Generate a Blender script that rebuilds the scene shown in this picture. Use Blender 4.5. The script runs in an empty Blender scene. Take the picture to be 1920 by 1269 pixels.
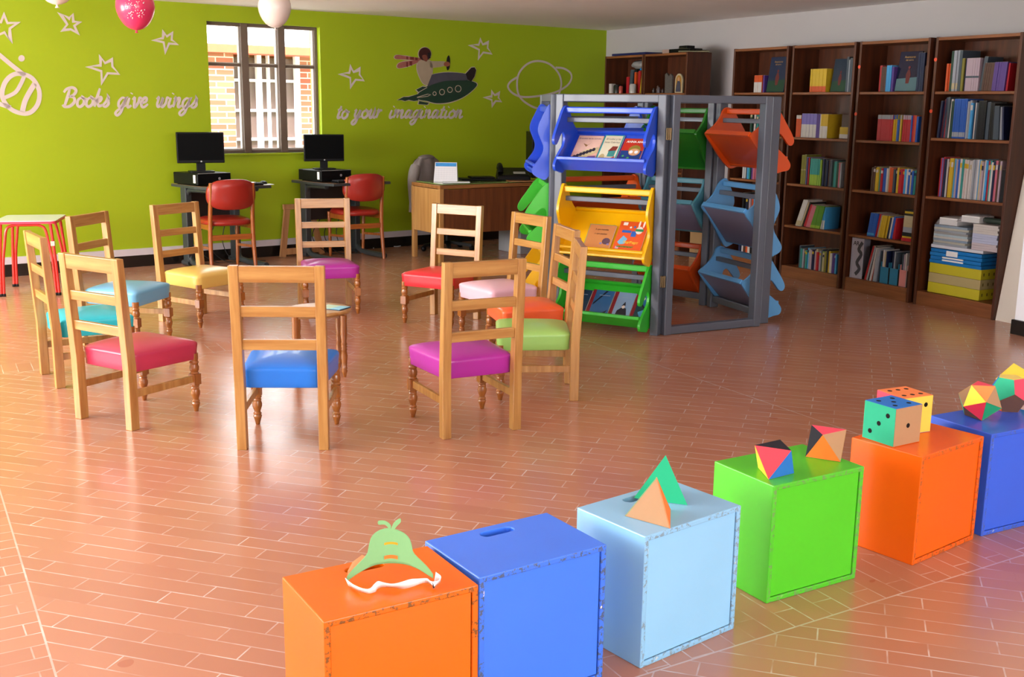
import bpy, bmesh, math, random
from math import sin, cos, pi, radians, atan2, hypot
from mathutils import Vector, Matrix
R = random.Random(7)
C = bpy.context.scene.collection
SC = bpy.context.scene

# ------------------------------------------------------------------ camera
FPX, PITCH, ROLL, EYE = 2054.33, 0.209967, -0.011971, 1.478916      # focal length in px of a 1920 wide frame
CR = Vector((cos(ROLL), -sin(ROLL)*sin(PITCH), -sin(ROLL)*cos(PITCH)))
CU = Vector((sin(ROLL), cos(ROLL)*sin(PITCH), cos(ROLL)*cos(PITCH)))
CF = Vector((0, cos(PITCH), -sin(PITCH)))
cd = bpy.data.cameras.new('camera'); cam = bpy.data.objects.new('camera', cd); C.objects.link(cam)
cd.sensor_width = 36; cd.lens = FPX*36/1920; cd.clip_start = .05; cd.clip_end = 100
cam.matrix_world = Matrix(((CR.x, CU.x, -CF.x, 0), (CR.y, CU.y, -CF.y, 0), (CR.z, CU.z, -CF.z, EYE), (0, 0, 0, 1)))
SC.camera = cam
def ray(px, py):
    return (CR*((px-960)/FPX) - CU*((py-634.5)/FPX) + CF)
def at(px, py, z=0.):                        # where a sight line meets the level z
    d = ray(px, py); t = (z-EYE)/d.z
    return Vector((d.x*t, d.y*t, z))
WA, WO, CEIL = 0.646533, 9.950858, 2.3415    # green wall: angle, distance; ceiling height
BA, BO = -1.069428, 6.774768                 # front line of the bookcases
E1 = Vector((cos(WA), sin(WA), 0)); N1 = Vector((-sin(WA), cos(WA), 0))
E2 = Vector((cos(BA), sin(BA), 0)); N2 = Vector((-sin(BA), cos(BA), 0))
UP = Vector((0, 0, 1)); EY = Vector((0, 0, EYE))
def wallpt(px, py):                          # (along, height) on the green wall
    d = ray(px, py); t = WO/d.dot(N1); p = EY + d*t
    return p.dot(E1), p.z
def W3(s, z, out=0.): return E1*s + N1*(WO-out) + UP*z
def B3(s, z, n=0.): return E2*s + N2*(BO+n) + UP*z

# ------------------------------------------------------------------ world, light, exposure
SC.view_settings.view_transform = 'Standard'; SC.view_settings.look = 'None'
SC.view_settings.exposure = -0.42; SC.view_settings.gamma = 1; SC.view_settings.use_curve_mapping = False
w = bpy.data.worlds.new('sky'); SC.world = w; w.use_nodes = True
bg = w.node_tree.nodes['Background']; bg.inputs[0].default_value = (.93, .97, 1, 1); bg.inputs[1].default_value = 10.0
def area(name, loc, direction, sx, sy, power, col=(1, 1, 1), spread=180):
    l = bpy.data.lights.new(name, 'AREA'); l.shape = 'RECTANGLE'; l.size = sx; l.size_y = sy; l.energy = power; l.color = col
    l.spread = radians(spread)
    o = bpy.data.objects.new(name, l); C.objects.link(o); o.location = loc
    o.rotation_euler = Vector(direction).to_track_quat('-Z', 'Y').to_euler()
    return o
LW = -3.4                                    # left wall: distance along N2; back wall: distance along N1
BW = -2.6
def LP(s, z, n=0.): return E2*s + N2*(LW+n) + UP*z
def KP(s, z, n=0.): return E1*s + N1*(BW+n) + UP*z
# daylight through the windows of the left wall and of the wall behind the camera
LEFT_WIN = [(-10.2, -8.0), (-7.2, -5.0), (-4.2, -2.0)]
BACK_WIN = [(-1.5, .7), (1.4, 3.6)]
for (a, b), pw, ti, fill_pw in zip(LEFT_WIN, (180, 190, 88), (.22, .05, -.12), (260, 150, 55)):
    area('window_daylight', LP((a+b)/2, 1.45, -.02), N2+UP*ti, b-a, 1.5, pw, (1, .99, .985))
    area('ceiling_fill', LP((a+b)/2, 1.45, -.03), N2+UP*.9, b-a, 1.4, fill_pw, (.97, .98, 1))    # added lamp at the window, aimed up to brighten the ceiling
for (a, b), pw in zip(BACK_WIN, (86, 86)):
    area('window_daylight', KP((a+b)/2, 1.45, -.02), N1-UP*.15, b-a, 1.5, pw, (1, .99, .985))

# ------------------------------------------------------------------ materials
def lin(h):
    h = h.lstrip('#'); r = []
    for i in (0, 2, 4):
        c = int(h[i:i+2], 16)/255; r.append(c/12.92 if c <= .04045 else ((c+.055)/1.055)**2.4)
    return (*r, 1)
class NT:
    def __init__(s, name):
        s.m = bpy.data.materials.new(name); s.m.use_nodes = True; s.t = s.m.node_tree; s.n = s.t.nodes
        s.b = s.n['Principled BSDF']
    def new(s, typ, **kw):
        n = s.n.new(typ)
        for k, v in kw.items():
            if k.startswith('i_'):
                n.inputs[k[2:].replace('_', ' ')].default_value = v
            else: setattr(n, k, v)
        return n
    def link(s, a, b): s.t.links.new(a, b)
    def math(s, op, a, b=None, c=None):
        n = s.n.new('ShaderNodeMath'); n.operation = op
        for i, x in enumerate((a, b, c)):
            if x is None: continue
            if isinstance(x, (int, float)): n.inputs[i].default_value = x
            else: s.link(x, n.inputs[i])
        return n.outputs[0]
    def mix(s, f, a, b):
        n = s.n.new('ShaderNodeMix'); n.data_type = 'RGBA'
        for i, x in ((0, f), (6, a), (7, b)):
            if isinstance(x, (int, float)): n.inputs[i].default_value = x
            elif isinstance(x, tuple): n.inputs[i].default_value = x
            else: s.link(x, n.inputs[i])
        return n.outputs[2]
    def coord(s, scale=(1, 1, 1), rot=(0, 0, 0), kind='Object'):
        tc = s.n.new('ShaderNodeTexCoord'); mp = s.n.new('ShaderNodeMapping')
        mp.inputs['Scale'].default_value = scale; mp.inputs['Rotation'].default_value = rot
        s.link(tc.outputs[kind], mp.inputs[0]); return mp.outputs[0]
    def noise(s, vec, scale, detail=2, rough=.5):
        n = s.new('ShaderNodeTexNoise', i_Scale=scale, i_Detail=detail, i_Roughness=rough); s.link(vec, n.inputs['Vector']); return n.outputs[0]
    def bump(s, h, strength=.2, dist=.01):
        n = s.new('ShaderNodeBump', i_Strength=strength, i_Distance=dist); s.link(h, n.inputs['Height']); s.link(n.outputs[0], s.b.inputs['Normal'])
def shade(c, k): return (min(1, c[0]*k), min(1, c[1]*k), min(1, c[2]*k), 1)
MC = {}
def mat(name, col, rough=.5, var=.08, scale=14, bump=0., metal=0., spec=.5, coat=0.):
    if name in MC: return MC[name]
    t = NT(name); c = lin(col); v = t.coord()
    n = t.noise(v, scale, 3)
    t.link(t.mix(n, shade(c, 1-var), shade(c, 1+var)), t.b.inputs['Base Color'])
    t.b.inputs['Roughness'].default_value = rough; t.b.inputs['Metallic'].default_value = metal
    t.b.inputs['Specular IOR Level'].default_value = spec; t.b.inputs['Coat Weight'].default_value = coat
    if bump: t.bump(t.noise(v, scale*8, 3), bump, .004)
    MC[name] = t.m; return t.m
def wood(name, c1, c2, rough=.35, axis=2, scale=9, coat=.2, spec=.5):
    if name in MC: return MC[name]
    t = NT(name); s = [scale*4]*3; s[axis] = scale*.28; v = t.coord(tuple(s))
    n = t.noise(v, 1.0, 5, .6)
    r = t.new('ShaderNodeValToRGB'); t.link(n, r.inputs[0])
    r.color_ramp.elements[0].position = .35; r.color_ramp.elements[0].color = lin(c1)
    r.color_ramp.elements[1].position = .68; r.color_ramp.elements[1].color = lin(c2)
    t.link(r.outputs[0], t.b.inputs['Base Color']); t.b.inputs['Roughness'].default_value = rough
    t.b.inputs['Coat Weight'].default_value = coat; t.b.inputs['Coat Roughness'].default_value = .2
    t.b.inputs['Specular IOR Level'].default_value = spec
    MC[name] = t.m; return t.m

# ------------------------------------------------------------------ mesh helpers
class M:
    def __init__(s): s.v = []; s.f = []; s.mi = []; s.sm = []
    def add(s, vs, fs, m=0, smooth=False):
        k = len(s.v); s.v += [tuple(x) for x in vs]
        for f in fs: s.f.append(tuple(i+k for i in f)); s.mi.append(m); s.sm.append(smooth)
        return s
    def box(s, c, d, m=0, rz=0., rot=None):
        vs = []
        r = rot if rot is not None else Matrix.Rotation(rz, 3, 'Z')
        for x, y, z in ((-1,-1,-1),(1,-1,-1),(1,1,-1),(-1,1,-1),(-1,-1,1),(1,-1,1),(1,1,1),(-1,1,1)):
            vs.append(Vector(c) + r @ Vector((x*d[0]/2, y*d[1]/2, z*d[2]/2)))
        return s.add(vs, ((0,3,2,1),(4,5,6,7),(0,1,5,4),(1,2,6,5),(2,3,7,6),(3,0,4,7)), m)
    def hexa(s, p, m=0):                     # 8 corners, bottom four then top four (counter-clockwise from above)
        return s.add(p, ((0,3,2,1),(4,5,6,7),(0,1,5,4),(1,2,6,5),(2,3,7,6),(3,0,4,7)), m)
    def bar(s, a, b, w, h, m=0, up=UP):      # a straight bar from a to b
        a = Vector(a); b = Vector(b); d = (b-a).normalized(); x = d.cross(Vector(up))
        if x.length < 1e-4: x = d.cross(Vector((1, 0, 0)))
        x.normalize(); y = x.cross(d)
        vs = [a-x*w/2-y*h/2, a+x*w/2-y*h/2, a+x*w/2+y*h/2, a-x*w/2+y*h/2]
        vs += [v+(b-a) for v in vs]
        return s.add(vs, ((3,2,1,0),(4,5,6,7),(0,1,5,4),(1,2,6,5),(2,3,7,6),(3,0,4,7)), m)
    def prism(s, pts, o, u, v, t, m=0, ms=None):   # outline in the plane (o,u,v), thickness t along u x v
        o = Vector(o); u = Vector(u); v = Vector(v); w = u.cross(v).normalized()*t
        n = len(pts); a = [o+u*x+v*y for x, y in pts]
        ar = sum(pts[i][0]*pts[(i+1) % n][1]-pts[(i+1) % n][0]*pts[i][1] for i in range(n))
        if ar < 0: a.reverse()
        b = [p+w for p in a]
        s.add(a+b, [tuple(reversed(range(n))), tuple(range(n, 2*n))], m)
        s.add(a+b, [(i, (i+1) % n, n+(i+1) % n, n+i) for i in range(n)], m if ms is None else ms)
        return s
    def tube(s, path, r, n=8, m=0, closed=False):
        P = [Vector(p) for p in path]; K = len(P); rings = []; prev = None
        rr = r if isinstance(r, (list, tuple)) else [r]*K
        for i in range(K):
            if closed: d = (P[(i+1) % K]-P[i-1])
            else: d = P[min(i+1, K-1)]-P[max(i-1, 0)]
            d.normalize()
            if prev is None:
                x = d.cross(UP)
                if x.length < 1e-3: x = d.cross(Vector((1, 0, 0)))
            else: x = prev - d*prev.dot(d)
            x.normalize(); prev = x; y = d.cross(x)
            rings.append([P[i]+(x*cos(2*pi*k/n)+y*sin(2*pi*k/n))*rr[i] for k in range(n)])
        vs = [p for q in rings for p in q]; fs = []
        for i in range(K if closed else K-1):
            j = (i+1) % K
            for k in range(n): fs.append((i*n+k, i*n+(k+1) % n, j*n+(k+1) % n, j*n+k))
        s.add(vs, fs, m, True)
        if not closed: s.add(vs, [tuple(reversed(range(n))), tuple(range((K-1)*n, K*n))], m)
        return s
    def lathe(s, prof, x=0., y=0., n=16, m=0, smooth=True, caps=True):
        vs = []; fs = []
        for r, z in prof:
            for k in range(n): vs.append((x+r*cos(2*pi*k/n), y+r*sin(2*pi*k/n), z))
        for i in range(len(prof)-1):
            for k in range(n): fs.append((i*n+k, i*n+(k+1) % n, (i+1)*n+(k+1) % n, (i+1)*n+k))
        s.add(vs, fs, m, smooth)
        if caps: s.add(vs, [tuple(reversed(range(n))), tuple(range((len(prof)-1)*n, len(prof)*n))], m)
        return s
    def ball(s, c, rx, ry, rz, m=0, n=20, k=12):
        prof = [(sin(pi*i/k), -cos(pi*i/k)) for i in range(k+1)]; vs = []; fs = []
        for r, z in prof:
            for j in range(n): vs.append((c[0]+rx*r*cos(2*pi*j/n), c[1]+ry*r*sin(2*pi*j/n), c[2]+rz*z))
        for i in range(k):
            for j in range(n): fs.append((i*n+j, i*n+(j+1) % n, (i+1)*n+(j+1) % n, (i+1)*n+j))
        return s.add(vs, fs, m, True)
    def sheet(s, fn, nu, nv, m=0, smooth=True):
        vs = [fn(i/nu, j/nv) for j in range(nv+1) for i in range(nu+1)]; fs = []
        for j in range(nv):
            for i in range(nu):
                a = j*(nu+1)+i; fs.append((a, a+1, a+nu+2, a+nu+1))
        return s.add(vs, fs, m, smooth)
    def strip(s, pts, width, o, u, v, t, m=0, closed=False):   # flat ribbon following a 2D path, as one prism-like band
        P = [Vector((p[0], p[1])) for p in pts]; K = len(P); L = []; Rr = []
        for i in range(K):
            if closed: d = P[(i+1) % K]-P[i-1]
            else: d = P[min(i+1, K-1)]-P[max(i-1, 0)]
            if d.length < 1e-9: d = Vector((1, 0))
            d.normalize(); nn = Vector((-d.y, d.x)); k = 1.
            if closed or 0 < i < K-1:
                e = (P[(i+1) % K]-P[i]).normalized(); q = abs(nn.dot(Vector((-e.y, e.x)))); k = 1/max(q, .35)
            wd = width[i] if isinstance(width, (list, tuple)) else width
            L.append(P[i]+nn*wd*k/2); Rr.append(P[i]-nn*wd*k/2)
        o = Vector(o); u = Vector(u); v = Vector(v); w = u.cross(v).normalized()*t
        f3 = lambda p: o+u*p.x+v*p.y
        vs = []
        for i in range(K): vs += [f3(L[i]), f3(Rr[i]), f3(L[i])+w, f3(Rr[i])+w]
        fs = []
        for i in range(K if closed else K-1):
            a = i*4; b = ((i+1) % K)*4
            fs += [(a+3, b+3, b+2, a+2), (a, b, b+1, a+1), (a+2, b+2, b, a), (a+1, b+1, b+3, a+3)]
        if not closed: fs += [(0, 1, 3, 2), (K*4-4, K*4-2, K*4-1, K*4-3)]
        return s.add(vs, fs, m)
    def obj(s, name, mats, parent=None, bevel=0., seg=2, loc=None, rz=0., sub=0):
        me = bpy.data.meshes.new(name); me.from_pydata(s.v, [], s.f)
        if not isinstance(mats, (list, tuple)): mats = [mats]
        for m in mats: me.materials.append(m)
        me.polygons.foreach_set('material_index', s.mi); me.polygons.foreach_set('use_smooth', s.sm)
        bm = bmesh.new(); bm.from_mesh(me); bmesh.ops.recalc_face_normals(bm, faces=bm.faces); bm.to_mesh(me); bm.free()
        me.update(); o = bpy.data.objects.new(name, me); C.objects.link(o)
        if parent is not None: o.parent = parent
        if loc is not None: o.location = loc
        o.rotation_euler.z = rz
        if bevel:
            b = o.modifiers.new('bevel', 'BEVEL'); b.width = bevel; b.segments = seg; b.limit_method = 'ANGLE'; b.angle_limit = radians(40)
        if sub:
            b = o.modifiers.new('sub', 'SUBSURF'); b.levels = sub; b.render_levels = sub
        return o
def tag(o, label, cat, group=None, kind=None):
    o['label'] = label; o['category'] = cat
    if group: o['group'] = group
    if kind: o['kind'] = kind
    return o
def thing(name, label, cat, loc=(0, 0, 0), rz=0., group=None):
    o = bpy.data.objects.new(name, None); C.objects.link(o); o.empty_display_size = .1
    o.location = loc; o.rotation_euler.z = rz
    return tag(o, label, cat, group)
def struct(o): o['kind'] = 'structure'; return o
def kids(o): return [c for c in bpy.data.objects if c.parent == o]
def dup(o, loc=None, rz=None, label=None, parent=None):
    c = o.copy(); C.objects.link(c)
    if parent is not None: c.parent = parent
    if loc is not None: c.location = loc
    if rz is not None: c.rotation_euler.z = rz
    if label: c['label'] = label
    for k in kids(o): dup(k, parent=c)
    return c
def smooth(pts, n=6, closed=False):          # Catmull-Rom through 2D or 3D points
    P = [Vector(p) for p in pts]; K = len(P); out = []
    for i in range(K if closed else K-1):
        if closed: a, b, c, d = P[i-1], P[i], P[(i+1) % K], P[(i+2) % K]
        else: a, b, c, d = P[max(i-1, 0)], P[i], P[i+1], P[min(i+2, K-1)]
        for j in range(n):
            t = j/n
            out.append(.5*((2*b)+(c-a)*t+(2*a-5*b+4*c-d)*t*t+(3*b-a-3*c+d)*t**3))
    if not closed: out.append(P[-1])
    return out
def ellipse(cx, cy, rx, ry, n=20, a=0.):
    return [(cx+rx*cos(2*pi*i/n)*cos(a)-ry*sin(2*pi*i/n)*sin(a), cy+rx*cos(2*pi*i/n)*sin(a)+ry*sin(2*pi*i/n)*cos(a)) for i in range(n)]
def rrect(x0, y0, x1, y1, r, n=4):
    out = []
    for cx, cy, a0 in ((x1-r, y0+r, -pi/2), (x1-r, y1-r, 0), (x0+r, y1-r, pi/2), (x0+r, y0+r, pi)):
        for i in range(n+1): out.append((cx+r*cos(a0+pi/2*i/n), cy+r*sin(a0+pi/2*i/n)))
    return out
def typed(text, size, mtx, m, name, parent, depth=.0006, bold=0., shear=0.):   # printed lettering as mesh
    cu = bpy.data.curves.new('t', 'FONT'); cu.body = text; cu.size = size; cu.extrude = depth; cu.offset = bold; cu.shear = shear
    cu.align_x = 'CENTER'; cu.align_y = 'CENTER'
    o = bpy.data.objects.new('t', cu); me = bpy.data.meshes.new_from_object(o); bpy.data.objects.remove(o)
    me.transform(mtx); me.materials.clear(); me.materials.append(m); me.name = name
    q = bpy.data.objects.new(name, me); C.objects.link(q)
    if parent is not None: q.parent = parent
    return q

# ------------------------------------------------------------------ room shell
def floor_mat():
    t = NT('terracotta planks'); v = t.coord()
    sep = t.new('ShaderNodeSeparateXYZ'); t.link(v, sep.inputs[0]); X, Y = sep.outputs[0], sep.outputs[1]
    def dirc(a, off=0.):                     # coordinate along a direction
        return t.math('ADD', t.math('ADD', t.math('MULTIPLY', X, cos(a)), t.math('MULTIPLY', Y, sin(a))), off)
    def brick(ang, ox=0., oy=0.):
        cv = t.new('ShaderNodeCombineXYZ'); t.link(dirc(ang, ox), cv.inputs[0]); t.link(dirc(ang+pi/2, oy), cv.inputs[1])
        b = t.new('ShaderNodeTexBrick', i_Scale=1., i_Mortar_Size=.0024, i_Mortar_Smooth=.1, i_Bias=0., i_Brick_Width=.30, i_Row_Height=.077)
        b.offset = .37; b.offset_frequency = 2; b.squash = 1.
        b.inputs['Color1'].default_value = (0, 0, 0, 1); b.inputs['Color2'].default_value = (1, 1, 1, 1); b.inputs['Mortar'].default_value = (.5, .5, .5, 1)
        t.link(cv.outputs[0], b.inputs['Vector']); return b.outputs['Color'], b.outputs['Fac']
    a0 = radians(-17)
    c1, f1 = brick(a0); c2, f2 = brick(radians(-62), .1, .03); c3, f3 = brick(radians(31), .0, .02)
    # slab joints: two families of long straight lines
    u = dirc(radians(29.5)); q = dirc(radians(121))
    def near(x, c, w0): return t.math('LESS_THAN', t.math('ABSOLUTE', t.math('SUBTRACT', x, c)), w0)
    def within(x, a, b): return t.math('MULTIPLY', t.math('GREATER_THAN', x, a), t.math('LESS_THAN', x, b))
    U = [.26, 3.82]; Q = [2.10, 6.45]
    lines = None; sa = None; sb = None
    for c in U:
        n = near(u, c, .003); lines = n if lines is None else t.math('MAXIMUM', lines, n)
    for c in Q:
        n = near(q, c, .003); lines = t.math('MAXIMUM', lines, n)
        k = within(q, c, c+.25); sa = k if sa is None else t.math('MAXIMUM', sa, k)
    left = t.math('LESS_THAN', u, U[0])
    col = t.mix(sa, t.mix(left, c1, c3), c2); fac = t.math('MAXIMUM', lines, t.mix(sa, t.mix(left, f1, f3), f2))
    big = t.noise(v, 1.3, 3); fine = t.noise(v, 40, 4); gv = t.noise(v, 5, 3, .7)
    base = t.mix(col, lin('#ae7a60'), lin('#b98569'))
    base = t.mix(t.math('MULTIPLY', big, .5), base, lin('#a96d54'))
    base = t.mix(t.math('MULTIPLY', t.math('GREATER_THAN', t.noise(v, 6.5, 0), .83), .45), base, lin('#9b523a'))
    gm = t.math('MULTIPLY', fac, t.math('MAXIMUM', t.math('MULTIPLY', lines, .55), t.math('MULTIPLY', t.math('SUBTRACT', gv, .36), 3.2))); gm.node.use_clamp = True
    t.link(t.mix(gm, base, lin('#cfc4bc')), t.b.inputs['Base Color'])
    rg = t.math('ADD', .15, t.math('MULTIPLY', t.noise(v, 2.2, 2), .14)); t.link(rg, t.b.inputs['Roughness'])
    t.b.inputs['Specular IOR Level'].default_value = .7
    t.bump(t.math('MULTIPLY', fac, -1.), .1, .003)
    return t.m
FLOOR = floor_mat()
cor = [LP(-13.6, 0), LP(6, 0), E2*6+N2*7.32, E2*-13.6+N2*7.32]
def corner(n1, n2):                          # xy where N1.p = n1 and N2.p = n2
    d = N1.x*N2.y-N1.y*N2.x
    return Vector(((n1*N2.y-N1.y*n2)/d, (N1.x*n2-n1*N2.x)/d, 0))
RW = 7.31                                    # right (white) wall, distance along N2
G0, G1 = corner(WO, LW), corner(WO, RW); K0, K1 = corner(BW, LW), corner(BW, RW)
m = M(); ring = [K0, K1, G1, G0]; m.hexa([p+UP*-.1 for p in ring]+ring); struct(m.obj('floor', FLOOR))
CE = mat('ceiling paint', '#f6efec', .8, .02, 3, spec=.2)
m = M(); m.hexa([p+UP*CEIL for p in ring]+[p+UP*(CEIL+.1) for p in ring]); struct(m.obj('ceiling', CE))
GREEN = mat('lime wall paint', '#9ab015', .55, .035, 2.5, spec=.3)
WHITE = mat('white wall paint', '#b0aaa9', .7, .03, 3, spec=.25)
CREAM = mat('cream wall paint', '#e4ddd0', .7, .03, 3, spec=.25)
TRW = mat('white baseboard tile', '#cfc9cf', .35, .05, 8)
TRB = mat('black baseboard tile', '#17120f', .25, .1, 8)
def wall(name, P, s0, s1, holes, t, mt, h=None, reveal=None):
    """a wall along a line P(s,z,n) with rectangular holes (s0,s1,z0,z1), thickness t outward"""
    h = h or CEIL; m = M(); xs = sorted({s0, s1, *[q for a in holes for q in a[:2]]}); zs = sorted({0, h, *[q for a in holes for q in a[2:]]})
    for i in range(len(xs)-1):
        for j in range(len(zs)-1):
            if any(xs[i] >= a[0]-1e-6 and xs[i+1] <= a[1]+1e-6 and zs[j] >= a[2]-1e-6 and zs[j+1] <= a[3]+1e-6 for a in holes): continue
            q = [P(xs[i], zs[j], 0), P(xs[i+1], zs[j], 0), P(xs[i+1], zs[j], t), P(xs[i], zs[j], t)]
            r = [P(xs[i], zs[j+1], 0), P(xs[i+1], zs[j+1], 0), P(xs[i+1], zs[j+1], t), P(xs[i], zs[j+1], t)]
            m.hexa(q+r)
    return struct(m.obj(name, mt))
WS0, WS1, WZ0, WZ1 = 3.985, 5.125, 1.0, 2.195
wall('wall_green', lambda s, z, n: W3(s, z, -n), G0.dot(E1), G1.dot(E1), [(WS0, WS1, WZ0, WZ1)], .22, GREEN)
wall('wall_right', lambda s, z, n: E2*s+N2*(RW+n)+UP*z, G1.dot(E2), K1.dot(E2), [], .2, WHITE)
wall('wall_left', lambda s, z, n: LP(s, z, -n), G0.dot(E2), K0.dot(E2), [(a, b, .7, 2.2) for a, b in LEFT_WIN], .2, CREAM)
wall('wall_back', lambda s, z, n: KP(s, z, -n), K0.dot(E1), K1.dot(E1), [(a, b, .7, 2.2) for a, b in BACK_WIN], .2, CREAM)
def skirt(name, z0, z1, d, mt, s0, s1):
    m = M(); m.hexa([W3(s0, z0, d), W3(s1, z0, d), W3(s1, z0, .0), W3(s0, z0, .0), W3(s0, z1, d), W3(s1, z1, d), W3(s1, z1, .0), W3(s0, z1, .0)])
    return struct(m.obj(name, mt))
skirt('baseboard_black', 0, .105, .018, TRB, G0.dot(E1), G1.dot(E1))
skirt('baseboard_white', .105, .165, .022, TRW, G0.dot(E1), G1.dot(E1))
# pier at the right edge, with its own black baseboard, and the sloping plaster foot behind the last bookcase
PP = at(1896, 626)
pn = PP.dot(N2); ps = PP.dot(E2)
def RP(s, z, n): return E2*s+N2*n+UP*z
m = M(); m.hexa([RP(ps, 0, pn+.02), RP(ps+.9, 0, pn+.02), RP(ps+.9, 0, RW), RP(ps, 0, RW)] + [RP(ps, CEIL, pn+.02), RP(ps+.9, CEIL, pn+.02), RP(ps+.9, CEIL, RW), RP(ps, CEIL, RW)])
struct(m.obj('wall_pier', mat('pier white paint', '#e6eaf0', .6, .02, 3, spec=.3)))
m = M(); m.hexa([RP(ps-.012, 0, pn), RP(ps+.9, 0, pn), RP(ps+.9, 0, RW), RP(ps-.012, 0, RW)] + [RP(ps-.012, .1, pn), RP(ps+.9, .1, pn), RP(ps+.9, .1, RW), RP(ps-.012, .1, RW)])
struct(m.obj('baseboard_right', TRB, bevel=.004))
m = M(); fs = -5.142
m.hexa([RP(fs, 0, BO+.022), RP(ps, 0, BO+.022), RP(ps, 0, RW), RP(fs, 0, RW), RP(fs, 2.25, BO+.33), RP(ps, 2.25, BO+.33), RP(ps, 2.25, RW), RP(fs, 2.25, RW)])
struct(m.obj('trim_1', CREAM))

# window in the green wall
FRM = mat('window frame metal', '#6d5d50', .45, .08, 10, spec=.4)
FRL = mat('window frame edge', '#b9b2a8', .45, .05, 10, spec=.4)
wn = bpy.data.objects.new('window_1', None); C.objects.link(wn); struct(wn)
def wbox(m, s0, s1, z0, z1, o0, o1, k=0):
    m.hexa([W3(s0, z0, o1), W3(s1, z0, o1), W3(s1, z0, o0), W3(s0, z0, o0), W3(s0, z1, o1), W3(s1, z1, o1), W3(s1, z1, o0), W3(s0, z1, o0)], k)
m = M(); mu = [WS0+(WS1-WS0)*.335, WS0+(WS1-WS0)*.665]; tz = 1.815
wbox(m, WS0, WS1, WZ0, WZ0+.03, -.14, -.06); wbox(m, WS0, WS1, WZ1-.03, WZ1, -.14, -.06)
wbox(m, WS0, WS0+.02, WZ0, WZ1, -.14, -.06); wbox(m, WS1-.03, WS1, WZ0, WZ1, -.14, -.06)
m.obj('frame', FRM, wn, .004)
for k in mu:
    m = M(); wbox(m, k-.036, k+.036, WZ0, WZ1, -.15, -.05); m.obj('mullion', FRM, wn, .004)
e = [WS0, *mu, WS1]
for i in range(3):
    a, b = e[i]+(.036 if i else .02), e[i+1]-(.036 if i < 2 else .03)
    m = M(); wbox(m, a, b, tz-.013, tz+.013, -.125, -.075); m.obj('transom', FRM, wn, .003)
    m = M()
    for x0, x1, z0, z1 in ((a, a+.012, WZ0+.03, WZ1-.03), (b-.012, b, WZ0+.03, WZ1-.03), (a, b, WZ0+.03, WZ0+.042), (a, b, tz+.013, tz+.022)):
        wbox(m, x0, x1, z0, z1, -.12, -.08)
    m.obj('glazing_bead', FRL, wn)
t = NT('window glass'); t.b.inputs['Transmission Weight'].default_value = 1; t.b.inputs['Roughness'].default_value = 0; t.b.inputs['IOR'].default_value = 1.02
t.link(t.mix(t.noise(t.coord(), 3), (.98, 1, .99, 1), (1, 1, 1, 1)), t.b.inputs['Base Color']); GLASS = t.m
for i in range(3):
    a, b = e[i]+(.036 if i else .02), e[i+1]-(.036 if i < 2 else .03)
    m = M(); wbox(m, a, b, WZ0+.03, WZ1-.03, -.102, -.098); m.obj('pane', GLASS, wn)
m = M(); wbox(m, WS0-.0, WS1+.0, WZ0-.02, WZ0, -.2, .015); struct(m.obj('trim_2', GREEN, bevel=.004))
# windows on the walls behind the camera (frames only reach the picture as reflections)
for nm, P, wins in (('window_2', lambda s, z, n: LP(s, z, n), LEFT_WIN), ('window_3', lambda s, z, n: KP(s, z, n), BACK_WIN)):
    m = M()
    for a, b in wins:
        for x in (a+.02, a+(b-a)/3, a+(b-a)*2/3, b-.02):
            m.hexa([P(x-.025, .7, .0), P(x+.025, .7, .0), P(x+.025, .7, .05), P(x-.025, .7, .05), P(x-.025, 2.2, .0), P(x+.025, 2.2, .0), P(x+.025, 2.2, .05), P(x-.025, 2.2, .05)])
    struct(m.obj(nm, FRM))

# the brick house across the yard, seen through the window: built at its own distance
def brick_mat():
    t = NT('pale brick'); v = t.coord((1, 1, 1), (pi/2, 0, 0))
    b = t.new('ShaderNodeTexBrick', i_Scale=1., i_Mortar_Size=.008, i_Brick_Width=.24, i_Row_Height=.075)
    b.inputs['Color1'].default_value = lin('#8d4632'); b.inputs['Color2'].default_value = lin('#9c6a4e'); b.inputs['Mortar'].default_value = lin('#c4b2a6')
    t.link(v, b.inputs['Vector']); t.link(b.outputs['Color'], t.b.inputs['Base Color']); t.b.inputs['Roughness'].default_value = .9
    return t.m
BRK = brick_mat(); OWH = mat('outside white paint', '#f4f2f0', .6, .02); OGL = mat('outside dark glass', '#5b4743', .5, .15, 3); OTR = mat('outside terracotta coping', '#b0583a', .8)
# building frame: origin on the line through the window, parallel to the green wall, 3.4 m further out
bo = W3(0, 0, -3.6)
hb = thing('brick_building', 'orange brick building with white-framed windows across the yard outside', 'building', bo, WA)
# local x along the wall, y outward
X0 = 4.05
def lp(px, py, yy=3.6):
    d = ray(px, py); tt = (WO+yy)/d.dot(N1); p = EY+d*tt; return p.dot(E1), p.z
xa, zt = lp(392, 95); xb = lp(437, 95)[0]; xc, zt2 = lp(583, 86); xr = lp(605, 86)[0]
m = M(); m.box(((xa-1.5+xb)/2, .15, zt/2), (xb-xa+1.5, .3, zt)); m.box(((xb+xr+1)/2, .5, zt/2), (xr+1-xb, .3, zt))
m.obj('wall', BRK, hb)
m = M(); m.box(((xa-1.5+xr+1)/2, .2, zt+.03), (xr+1-xa+1.5, .75, .1)); m.obj('coping', OTR, hb)
xs = [(lp(p, 200)[0], w_*.0068) for p, w_ in ((430, 7), (439, 4), (478, 7), (504, 9), (522, 3), (541, 4), (576, 9))]
zs = [lp(500, p)[1] for p in (262, 207.5, 150.5)]
m = M()
for x, w_ in xs: m.box((x, .29, zt/2), (w_, .08, zt))
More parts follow.
